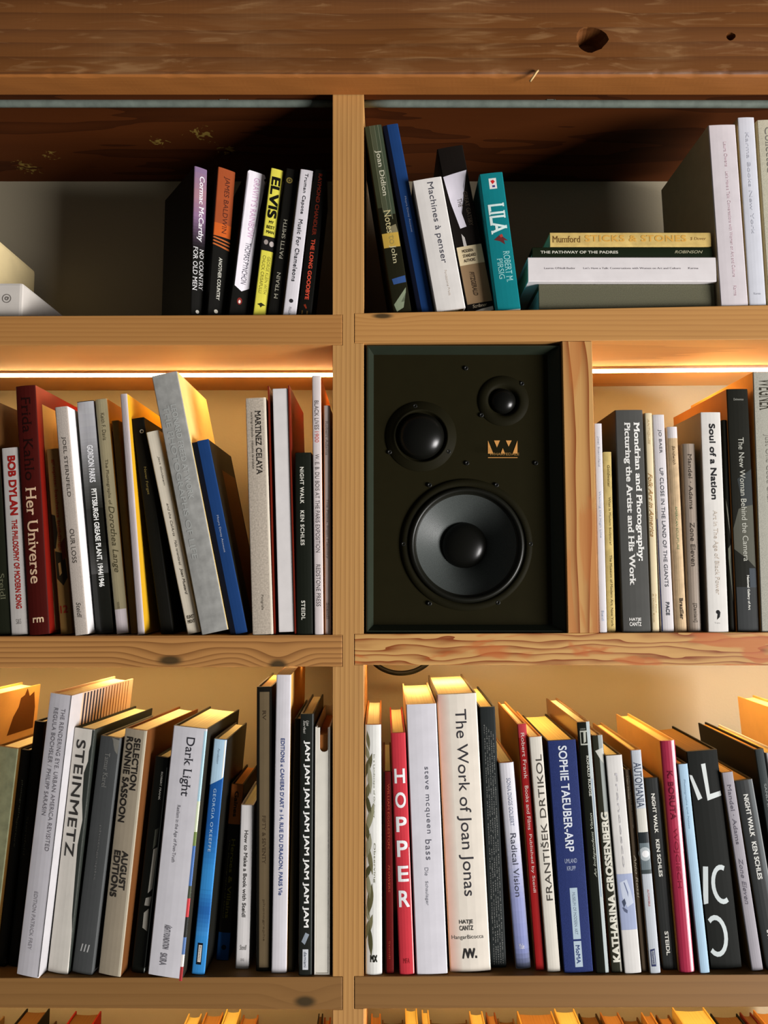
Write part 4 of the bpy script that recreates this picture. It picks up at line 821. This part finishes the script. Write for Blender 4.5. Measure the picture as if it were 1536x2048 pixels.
book((958.4, 1414.6, 991.4, 1414.6, 980.6, 1936, 1012.5, 1936), '3R', (36, 40, 40), 'black book whose spine is covered in tiny pale text', G, y0=0.02, depth=0.19, side=(30, 28, 22), pages=(226, 196, 130),
     text=[(s_, (128, 130, 126), 1450 + 5 * i, 1930, .2 + .14 * i, .29 + .14 * i) for i, s_ in enumerate(ln)])
book((997.5, 1526.6, 1033, 1526, 1032, 1939, 1058, 1939), '3R', (186, 188, 202), 'white and lavender book with condensed lettering left of the thin red one', G, y0=0.016, depth=0.16, rough=.25, bulge=.002, side=(160, 110, 60),
     art=grad(1527, 1680, (210, 208, 212), (200, 200, 210), 4, .02, .98) + grad(1680, 1800, (200, 200, 210), (146, 152, 194), 10, .02, .98) + grad(1800, 1900, (146, 152, 194), (130, 138, 184), 4, .02, .98) + grad(1900, 1938, (130, 138, 184), (84, 90, 110), 4, .02, .98),
     text=[('SONIA DIGGS GOLBERT', (126, 132, 152), 1558, 1655, .42, .68), ('Radical Vision', (66, 68, 82), 1670, 1797, .36, .74), ('Yale', (216, 216, 224), 1890, 1900, .3, .66, o(dir='h', serif=1))])
book((1034, 1448.4, 1052, 1447, 1071, 1941.6, 1091.5, 1941.6), '3R', (146, 24, 25), 'thin red book with white lettering leaning left', G, y0=0.012, depth=0.18, side=(170, 120, 60),
     art=[('R', .02, 1448, .97, 1476, (176, 56, 62))], text=[('Robert Frank', (206, 186, 178), 1466, 1560, .3, .68), ('Books and Films', (206, 186, 178), 1574, 1663, .3, .68), ('Published by Steidl', (206, 186, 178), 1672, 1788, .3, .68)])
book((1057.4, 1474.5, 1085.8, 1472, 1094.6, 1946.8, 1120, 1946.8), '3R', (206, 201, 189), 'cream book with thin capitals reading upwards left of the blue one', G, y0=0.008, depth=0.19, side=(170, 120, 60), text=[('FRANTIŠEK DRTIKOL', (70, 66, 60), 1510, 1806, .26, .86, o(dir='u', bold=-.012))])
book((1094, 1482.4, 1152.5, 1479.3, 1128, 1949, 1186.5, 1948), '3R', (37, 49, 98), 'thick dark blue book with white capitals and two white labels', G, y0=0.005, depth=0.19, side=(34, 28, 22), pages=(226, 190, 120), surf='cloth',
     art=[('R', .4, 1781, .66, 1883, (166, 184, 196)), ('R', .4, 1887, .66, 1938, (170, 186, 198))],
     text=[('SOPHIE TAEUBER-ARP', (206, 212, 220), 1492, 1708, .36, .66, o(bold=.02)), ('UMLAND', (160, 170, 196), 1722, 1731, .3, .72, o(dir='h')), ('KRUPP', (160, 170, 196), 1737, 1746, .36, .66, o(dir='h')), ('MUSEUM OF MODERN ART', (130, 146, 160), 1790, 1874, .48, .58), ('MoMA', (60, 76, 120), 1895, 1931, .46, .6, B_)])
book((1153.5, 1445, 1180.5, 1442, 1192.4, 1950, 1219.2, 1950.8), '3R', (22, 24, 18), 'black glossy book with a white strip and a white outlined square near its top', G, y0=0.004, depth=0.2, rough=.25, side=(110, 74, 36),
     art=[('R', .7, 1443, .94, 1950, (176, 186, 186)), ('R', .8, 1560, .84, 1800, (96, 120, 160)), ('R', .16, 1461, .7, 1491, (176, 178, 166)), ('R', .22, 1464, .7, 1488, (24, 26, 20)), ('P', [(.42, 1464), (.62, 1464), (.58, 1484), (.4, 1487)], (176, 178, 166))],
     text=[('LONDON', (150, 152, 140), 1456, 1459, .2, .6, o(dir='h')), ('RONALD RUDGE', (190, 192, 180), 1513, 1596, .5, .68, o(bold=.02)), ('An Independent Vision', (172, 176, 160), 1630, 1760, .42, .66, o(dir='u', it=.3, serif=1))])
book((1182.8, 1471.6, 1207, 1469, 1223, 1950, 1245.5, 1950), '3R', (44, 44, 34), 'dark book with heavy white letters reading up most of its spine', G, y0=0.006, depth=0.19, rough=.25, side=(110, 74, 36),
     art=[('R', .55, 1470, .95, 1640, (150, 156, 152)), ('P', [(.2, 1502), (.9, 1496), (.9, 1530), (.6, 1520)], (196, 196, 186)), ('R', .8, 1640, .96, 1950, (178, 176, 164))],
     text=[('KATHARINA GROSSENBERG', (206, 204, 190), 1628, 1930, .22, .9, o(dir='u', bold=.05))])
book((1210.8, 1511.8, 1246, 1510.3, 1249.6, 1950.8, 1282.5, 1950.8), '3R', (204, 202, 198), 'white book with a pale blue drawing on the lower half of its spine', G, y0=0.003, depth=0.17, pages=(232, 206, 150), side=(60, 52, 40),
     art=[('R', .02, 1753, .98, 1865, (152, 162, 190)), ('P', [(.18, 1770), (.6, 1764), (.8, 1790), (.9, 1812), (.5, 1820), (.25, 1800)], (186, 194, 210)), ('P', [(.4, 1770), (.46, 1770), (.62, 1790), (.6, 1800), (.55, 1790)], (100, 110, 140)), ('P', [(.2, 1808), (.38, 1802), (.44, 1812), (.3, 1820)], (64, 72, 92)), ('P', [(.2, 1820), (.3, 1820), (.5, 1826), (.46, 1832), (.3, 1828)], (84, 92, 116))],
     text=[('Francesco', (184, 182, 184), 1548, 1740, .46, .6)])
book((1248.6, 1540, 1260.5, 1539, 1284, 1950, 1298, 1950), '3R', (90, 76, 60), 'thin taupe book with small pale lettering', G, y0=0.008, depth=0.17,
     text=[('Selected Works and Drawings', (176, 166, 146), 1552, 1660, .55, .75), ('Ugo Mulas', (176, 166, 146), 1552, 1600, .2, .4), ('Aldo Rossi', (190, 180, 160), 1715, 1802, .3, .7, IT)])
book((1260.8, 1501, 1281.6, 1499.5, 1300.2, 1950, 1323.5, 1949), '3R', (180, 186, 192), 'pale grey book with a headlamp photograph on its spine', G, y0=0.003, depth=0.19, rough=.3, side=(140, 100, 50), pages=(226, 196, 130),
     art=[('R', .02, 1620, .98, 1668, (196, 194, 184)), ('R', .02, 1668, .98, 1690, (34, 40, 42)), ('R', .02, 1690, .98, 1752, (104, 116, 120)), ('C', .5, 1712, 14, (170, 178, 180), .9), ('C', .55, 1712, 7, (226, 228, 226), 1.1), ('R', .02, 1744, .98, 1752, (60, 68, 68)), ('P', [(.2, 1903), (.62, 1901), (.62, 1936), (.2, 1936)], (50, 56, 92)), ('P', [(.27, 1906), (.55, 1904), (.55, 1932), (.27, 1932)], (176, 182, 190))],
     text=[('AUTOMANIA', (62, 72, 92), 1525, 1618, .18, .86, o(serif=1, bold=-.005)), ('AUTOMOBILE', (176, 96, 96), 1783, 1817, .4, .58), ('MoMA', (60, 66, 100), 1908, 1930, .34, .5)])
book((1288.6, 1557, 1319, 1555, 1326, 1945, 1355.5, 1944), '3R', (30, 32, 31), 'black book with white letters left of the crimson one', G, y0=0.012, depth=0.16, rough=.4, side=(26, 24, 20), pages=(190, 140, 70),
     art=[('R', .78, 1556, .97, 1944, (62, 68, 70))], text=[('NIGHT WALK', (212, 212, 204), 1588, 1669, .34, .6, o(bold=.035)), ('KEN SCHLES', (212, 212, 204), 1682, 1758, .34, .6, o(bold=.035)), ('STEIDL', (206, 206, 198), 1868, 1916, .34, .6, o(bold=.035))])
book((1320.5, 1482.4, 1348, 1479.3, 1360, 1946.8, 1395, 1946.8), '3R', (160, 44, 70), 'crimson book with a painted pink highlight along its spine', G, y0=0.004, depth=0.2, side=(206, 160, 90), rough=.3, bulge=.0025, pages=(232, 196, 120),
     art=[('R', .7, 1481, .78, 1946, (196, 110, 130)), ('R', .78, 1481, .9, 1946, (224, 190, 196))], text=[('K. BORUTA', (104, 20, 40), 1543, 1642, .28, .62, B_), ('WOJCIECH', (136, 30, 52), 1660, 1780, .3, .6)])  # pale bands paint the highlight on the rounded spine
book((1355.5, 1529, 1376, 1527, 1400, 1948, 1420.5, 1948), '3R', (160, 188, 208), 'pale blue book right of the crimson one', G, y0=0.003, depth=0.16, side=(60, 60, 60), pages=(190, 140, 80), text=[('Photographs and Notes', (140, 168, 190), 1560, 1660, .36, .6)])
book((1372.5, 1504, 1434.5, 1501, 1421.5, 1946, 1486, 1946), '3R', (19, 21, 18), 'thick black book with huge cropped white letters', G, y0=0.012, depth=0.16, side=(18, 17, 12), pages=(110, 80, 36),
     art=[('P', [(.0, 1550), (.1, 1552), (.34, 1600), (.2, 1604)], (206, 212, 210)), ('P', [(.42, 1530), (.56, 1529), (.6, 1593), (.95, 1588), (.97, 1598), (.5, 1606)], (206, 212, 210)),
          ('P', [(.12, 1739), (.28, 1740), (.16, 1814), (.0, 1816)], (196, 204, 204))] +
         [('P', [(.66 + .34 * math.cos(a), 1778 + 40 * math.sin(a)), (.66 + .34 * math.cos(a + .28), 1778 + 40 * math.sin(a + .28)), (.66 + .22 * math.cos(a + .28), 1778 + 30 * math.sin(a + .28)), (.66 + .22 * math.cos(a), 1778 + 30 * math.sin(a))], (196, 204, 204)) for a in [1.1 + .27 * k for k in range(15)]] +
         [('P', [(.3 + .36 * math.cos(a), 1880 + 42 * math.sin(a)), (.3 + .36 * math.cos(a + .3), 1880 + 42 * math.sin(a + .3)), (.3 + .24 * math.cos(a + .3), 1880 + 32 * math.sin(a + .3)), (.3 + .24 * math.cos(a), 1880 + 32 * math.sin(a))], (196, 204, 204)) for a in [-2.2 + .3 * k for k in range(15)]])
book((1443, 1546, 1466, 1544.4, 1504, 1944, 1528, 1942), '3R', (150, 146, 152), 'lavender grey paperback with dark lettering leaning left', G, y0=0.008, depth=0.15, side=(120, 90, 50), kind='paper', pages=(214, 170, 100), text=[('Mandel · Adams', (92, 88, 98), 1570, 1692, .32, .64, SR), ('Zone Eleven', (100, 96, 106), 1720, 1812, .32, .66, o(serif=1, it=.25))])
book((1468.5, 1563, 1505, 1560, 1533, 1940, 1572, 1940), '3R', (28, 31, 31), 'black book with white letters at the right edge, leaning steeply', G, y0=0.01, depth=0.15, rough=.4, pages=(170, 130, 66), art=[('R', .74, 1562, .97, 1940, (56, 64, 66))],
     text=[('NIGHT WALK', (206, 206, 200), 1590, 1676, .34, .6, o(bold=.035)), ('KEN SCHLES', (206, 206, 200), 1686, 1762, .34, .6, o(bold=.035)), ('STEIDL', (206, 206, 200), 1862, 1906, .34, .6, o(bold=.035))])
book((1509, 1500, 1527, 1498, 1577, 1942, 1598, 1942), '3R', (48, 54, 54), 'tall dark grey book behind the steeply leaning black one', G, y0=0.016, depth=0.19, side=(30, 27, 20), pages=(190, 140, 70), text=[('SAND DRIFT ALLEN', (140, 146, 144), 1570, 1690, .4, .64)])
book((1532, 1507, 1560, 1506, 1603, 1942, 1632, 1942), '3R', (200, 198, 200), 'white book leaning at the right edge of the lower shelf', G, y0=0.014, depth=0.19, pages=(226, 186, 110))
book((1610, 1440, 1650, 1440, 1668, 1942, 1708, 1942), '3R', (200, 160, 96), 'big tan book whose left cover shows at the right edge', G, y0=0.004, depth=0.2, side=(214, 170, 100))

# ================================================================== loudspeaker
M_BLK = mat((27, 24, 10), 0.7, 'matte'); M_BLK2 = mat((24, 22, 11), 0.6, 'matte'); M_RUB = mat((18, 18, 12), 0.4); M_CONE = mat((60, 64, 62), 0.4, 'cloth')
M_DOME = mat((12, 12, 9), 0.28); M_GOLD = mat((196, 140, 76), 0.5)
y1 = 0.02                                   # baffle plane
a = P(736, 1264, 0.006); b = P(1129.5, 689, 0.006)
sx0, sx1, sz0, sz1 = P(727.3, 900).x + 0.0036, PL - 0.0006, P(930, seg_v('2R', 930)).z + 0.0005, P(930, seg_v('1R', 930, False)).z - 0.0025
spk = root('loudspeaker', Matrix.Translation(((sx0 + sx1) / 2, 0.006, sz0)), 'black three way loudspeaker with a gold badge fitted in the bookcase', 'loudspeaker')
def sp(name, bm, m, parent=spk):
    o_ = link(name, bm, m); o_.parent = parent; o_.matrix_parent_inverse = parent.matrix_world.inverted(); return o_
fw = 0.0105
bm = bmesh.new()
boxm(bm, (sx0, y1 + 0.055, sz0), (sx1, DEPTH - 0.012, sz1), 0.0)
sp('cabinet', bm, M_BLK)
bm = bmesh.new()                            # sloping frame round the recessed baffle
def rect(x0, x1, z0, z1, y): return [bm.verts.new(p) for p in ((x0, y, z0), (x1, y, z0), (x1, y, z1), (x0, y, z1))]
fr = 0.0165
R0 = rect(sx0, sx1, sz0, sz1, y1 + 0.0548); R1 = rect(sx0, sx1, sz0, sz1, 0.0075); R2 = rect(sx0 + .0012, sx1 - .0012, sz0 + .0012, sz1 - .0012, 0.006)
R3 = rect(sx0 + .003, sx1 - .003, sz0 + .003, sz1 - .003, 0.006); R4 = rect(sx0 + fw, sx1 - fr, sz0 + fw, sz1 - fw, y1)
for A, B in ((R0, R1), (R1, R2), (R2, R3), (R3, R4)):
    for k in range(4):
        j = (k + 1) % 4; bm.faces.new((A[k], A[j], B[j], B[k]))
bmesh.ops.recalc_face_normals(bm, faces=bm.faces[:])
sp('front_frame', bm, mat((34, 40, 30), 0.44))
px = (y1 + ZC) / F                          # metres per photo pixel at the baffle
def holed(x0, x1, z0, z1, y, holes):        # a board face with round openings, bridged by triangle fill
    bm = bmesh.new(); es = []
    def loop(pp):
        vs = [bm.verts.new((x, y, z)) for x, z in pp]
        es.extend(bm.edges.new((vs[k], vs[(k + 1) % len(vs)])) for k in range(len(vs)))
    loop([(x0, z0), (x1, z0), (x1, z1), (x0, z1)])
    for cx, cz, r in holes: loop([(cx + r * math.cos(2 * math.pi * k / 64), cz + r * math.sin(2 * math.pi * k / 64)) for k in range(64)])
    bmesh.ops.triangle_fill(bm, use_beauty=True, use_dissolve=False, edges=es, normal=(0, -1, 0))
    r = bmesh.ops.extrude_face_region(bm, geom=bm.faces[:])
    for v in r['geom']:
        if isinstance(v, bmesh.types.BMVert): v.co.y += 0.004
    bmesh.ops.recalc_face_normals(bm, faces=bm.faces[:]); return bm
ctr = [(P(u, v, y1), r * px) for u, v, r in ((933, 1089, 117.5), (842, 873, 51.5), (1006.5, 802, 31.5))]
sp('front_baffle', holed(sx0 + fw - .001, sx1 - fr + .001, sz0 + fw - .001, sz1 - fw + .001, y1, [(c.x, c.z, r) for c, r in ctr]), M_BLK)
def driver(name, u, v):
    c = P(u, v, y1); bm = bmesh.new(); return c
px = (y1 + ZC) / F                          # metres per photo pixel at the baffle
# woofer
c = P(933, 1089, y1); yy = y1 - 0.0002
bm = bmesh.new()
lathe(bm, [(132 * px, yy), (131 * px, yy - .002), (122 * px, yy - .0025), (117 * px, yy - .001), (116 * px, yy + .001)], c.x, c.z, 96); wf = sp('woofer', bm, M_BLK2)
bm = bmesh.new()
lathe(bm, [(116.5 * px, yy + .0008), (115 * px, yy - .003), (111 * px, yy - .0062), (107 * px, yy - .0058), (104 * px, yy - .002), (103 * px, yy + .001), (101 * px, yy + .0015), (100 * px, yy + .003)], c.x, c.z, 96); sp('surround', bm, M_RUB, wf)
bm = bmesh.new()
lathe(bm, [(100.5 * px, yy + .002), (90 * px, yy + .0085), (78 * px, yy + .0155), (66 * px, yy + .0225), (55 * px, yy + .029), (45 * px, yy + .035), (40 * px, yy + .037)], c.x, c.z, 96); sp('cone', bm, M_CONE, wf)
bm = bmesh.new(); rcap = 47 * px
lathe(bm, [(rcap * math.cos(q), yy + .034 - .016 * math.sin(q)) for q in [math.pi / 2 * k / 12 for k in range(12)]] + [(0, yy + .018)], c.x, c.z, 64); sp('dust_cap', bm, M_DOME, wf)
# midrange dome
c = P(842, 873, y1); bm = bmesh.new()
lathe(bm, [(72 * px, yy), (71 * px, yy - .0014), (58 * px, yy - .002), (55.5 * px, yy - .0038), (53.5 * px, yy - .0042), (51.5 * px, yy - .0025), (50 * px, yy + .001), (47 * px, yy + .002)], c.x, c.z, 80); md_ = sp('midrange', bm, M_BLK2)
bm = bmesh.new(); r = 47.5 * px
lathe(bm, [(r * math.cos(q), yy + .002 - .021 * math.sin(q)) for q in [math.pi / 2 * k / 14 for k in range(14)]] + [(0, yy - .019)], c.x, c.z, 72); sp('dome', bm, M_DOME, md_)
# tweeter
c = P(1006.5, 802, y1); bm = bmesh.new()
lathe(bm, [(52 * px, yy), (51 * px, yy - .0012), (37 * px, yy - .0016), (32 * px, yy - .001), (29 * px, yy + .003), (25.5 * px, yy + .0048)], c.x, c.z, 64); tw = sp('tweeter', bm, M_BLK2)
bm = bmesh.new(); r = 26 * px
lathe(bm, [(r * math.cos(q), yy + .0045 - .0135 * math.sin(q)) for q in [math.pi / 2 * k / 12 for k in range(12)]] + [(0, yy - .009)], c.x, c.z, 56); sp('dome', bm, M_DOME, tw)
for u, v in ((859, 970), (993, 970), (859, 1207), (996, 1205), (1061, 1088), (807, 1088), (932, 736), (934, 926), (1072, 926), (779, 904), (897, 903), (830, 812), (1044, 767), (963, 830)):
    c = P(u, v, y1 - .002); bm = bmesh.new(); ys_ = y1 - (0.0027 if v > 960 else 0.0022)
    lathe(bm, [(.0034, y1), (.0034, ys_ + .0004), (.0028, ys_), (.0014, ys_), (.0011, ys_ + .0012), (0, ys_ + .0012)], c.x, c.z, 14); sp('screw', bm, mat((22, 22, 20), 0.35))
bm = bmesh.new()                            # gold badge: a block of gold with a W cut out of it
k0 = 1 / 15.36
def gp(pts):
    f = bm.faces.new([bm.verts.new(P(960 + x * k0, 860 + y * k0, y1 - .0006)) for x, y in pts]); f.normal_update()
    if f.normal.y > 0: f.normal_flip()
for pts in ([(245, 325), (410, 725), (245, 725)], [(430, 322), (612, 322), (520, 535)], [(795, 322), (972, 322), (880, 510)], [(700, 560), (770, 725), (635, 725)], [(1150, 322), (1150, 725), (1005, 725)], [(245, 838), (1152, 838), (1152, 858), (245, 858)]):
    gp(pts)
bdg = sp('badge', bm, M_GOLD); tag(bdg, 'gold badge with a large black W')
bkw = dict(root=spk, t=1.0, h=1.0, bulge=0, rc=0)
m0 = spk.matrix_world.inverted()
q0, q1 = m0 @ P(960 + 250 * k0, 860 + 822 * k0, y1 - .0006), m0 @ P(960 + 1150 * k0, 860 + 745 * k0, y1 - .0006)
BADGE = dict(o=stage_text('WHARFEDALE', 0), bold=0, serif=0, box=(q0.x, q1.x, q0.z, q1.z), dir='h', bk=dict(root=spk, t=1.0, bulge=0.0, rc=1e-5, h=1), col=(150, 112, 60), name='badge_lettering')
TEXTS.append(BADGE)
# loop of cable under the shelf below the loudspeaker
yk = 0.2
pts = [P(u, v, yk) for u, v in ((722, 1286), (735, 1308), (752, 1329), (775, 1342), (800, 1346.5), (826, 1343), (848, 1332), (866, 1316), (882, 1290))]
ztop = P(708, seg_v('2R', 708, False)).z + 0.0
for p in pts: p.z = min(p.z, ztop - 0.0042)
bm = bmesh.new(); tube(bm, spline(pts, 6), 0.0042, 12); cb = link('cable', bm, mat((9, 9, 7), 0.5)); tag(cb, 'black cable looping under the shelf below the loudspeaker', 'cable')

# ================================================================== lowest row: only the tops of the books show
G = 'books on the lowest shelf showing only their tops'
Z4b = Z4 + 0.0003
def low(u0, u1, ztop, col, pages, label, yf=0.03, yb=0.255, lean=0.0, kind='hard', yaw=0.0):
    """u0, u1: photo extent of the book's back end at the bottom edge of the frame"""
    Y = yb - 0.03
    x0, x1 = P(u0, 2040, Y).x, P(u1, 2040, Y).x
    t = x1 - x0 - 0.0006; h = ztop - Z4b
    R = Matrix.Rotation(math.radians(yaw), 4, 'Z') @ Matrix.Rotation(math.radians(lean), 4, 'Y')
    h2 = h / math.cos(math.radians(lean))
    org = Vector((x0 - math.tan(math.radians(lean)) * h + math.sin(math.radians(yaw)) * (yb - yf), yf, Z4b + (t * math.sin(math.radians(lean)) if lean > 0 else 0)))
    build_book(Matrix.Translation(org) @ R, t, h2 - abs(t * math.sin(math.radians(lean))), yb - yf, col, label, G, kind, None, pages, 0.0008, 0.001, 'paper', .5, (), (), (), None, 0, 0, 1)
YP, OP, DP = (216, 186, 104), (160, 114, 58), (96, 66, 32)
T = -0.745
lows = [
    (-60, -8, T, (120, 90, 50), OP, 'brown book at the left end of the lowest row'),
    (36, 84, T + .012, (18, 16, 12), DP, 'black book with a pointed corner showing in the lowest row'),
    (96, 132, T - .008, (60, 36, 16), DP, 'dark brown book between the black and the red in the lowest row'),
    (136, 190, T + .008, (130, 24, 16), DP, 'red book showing its top corner in the lowest row'),
    (368, 396, T + .004, (200, 170, 90), YP, 'pale yellow book, first of the bright tops left of the post'),
    (404, 440, T + .006, (176, 120, 50), OP, 'orange brown book between two bright tops in the lowest row'),
    (446, 476, T + .012, (214, 186, 90), YP, 'brightest yellow topped book of the lowest left row'),
    (480, 512, T + .002, (150, 92, 36), OP, 'rust brown book right of the brightest yellow top'),
    (634, 644, T + .004, (24, 18, 12), DP, 'thin black book next to the post in the lowest row'),
    (646, 660, T - .002, (130, 60, 22), OP, 'thin rust book touching the post in the lowest row'),
    (742, 762, T + .004, (180, 112, 40), OP, 'orange book right of the post in the lowest row'),
    (764, 808, T - .006, (84, 58, 26), DP, 'brown wide book near the post in the lowest row'),
    (811, 836, T + .014, (206, 172, 80), YP, 'bright yellow topped book right of the brown wide one'),
    (845, 860, T + .010, (200, 164, 80), YP, 'thin bright topped book beside a bright yellow one'),
    (862, 938, T - .006, (96, 66, 30), DP, 'widest dull brown book of the lowest right row'),
    (942, 970, T + .008, (200, 160, 80), YP, 'yellow topped book right of the widest brown one'),
    (976, 996, T + .006, (120, 66, 26), OP, 'rust coloured book with a tan top in the lowest right row'),
    (1000, 1034, T - .004, (110, 76, 36), DP, 'dull tan book below the lavender book'),
    (1040, 1112, T + .008, (204, 158, 74), OP, 'wide golden topped book below the blue book'),
    (1116, 1158, T + .012, (206, 170, 84), YP, 'yellow topped book with pale boards in the lowest right row'),
    (1166, 1204, T + .004, (44, 28, 14), DP, 'dark brown book below the black books of the lower shelf'),
    (1210, 1248, T + .006, (150, 100, 50), OP, 'tan topped book right of the dark brown one'),
    (1254, 1288, T - .002, (80, 52, 24), DP, 'brown book below the thin taupe book'),
    (1294, 1316, T + .006, (180, 128, 60), OP, 'narrow golden topped book in the lowest right row'),
    (1324, 1352, T + .002, (96, 60, 28), OP, 'chestnut book left of the broad bright top'),
    (1358, 1424, T + .014, (214, 176, 84), YP, 'broad bright yellow topped book below the pale blue book'),
    (1436, 1492, T + .004, (18, 18, 16), DP, 'black book near the right edge of the lowest row'),
    (1496, 1520, T + .006, (96, 32, 18), DP, 'dark red book near the right edge of the lowest row'),
    (1524, 1560, T + .010, (190, 130, 60), OP, 'orange topped book at the right end of the lowest row'),
]
for (a_, b_, zt_, c_, pg, lab) in lows: low(a_, b_, zt_, c_, pg, lab)

finish_texts()
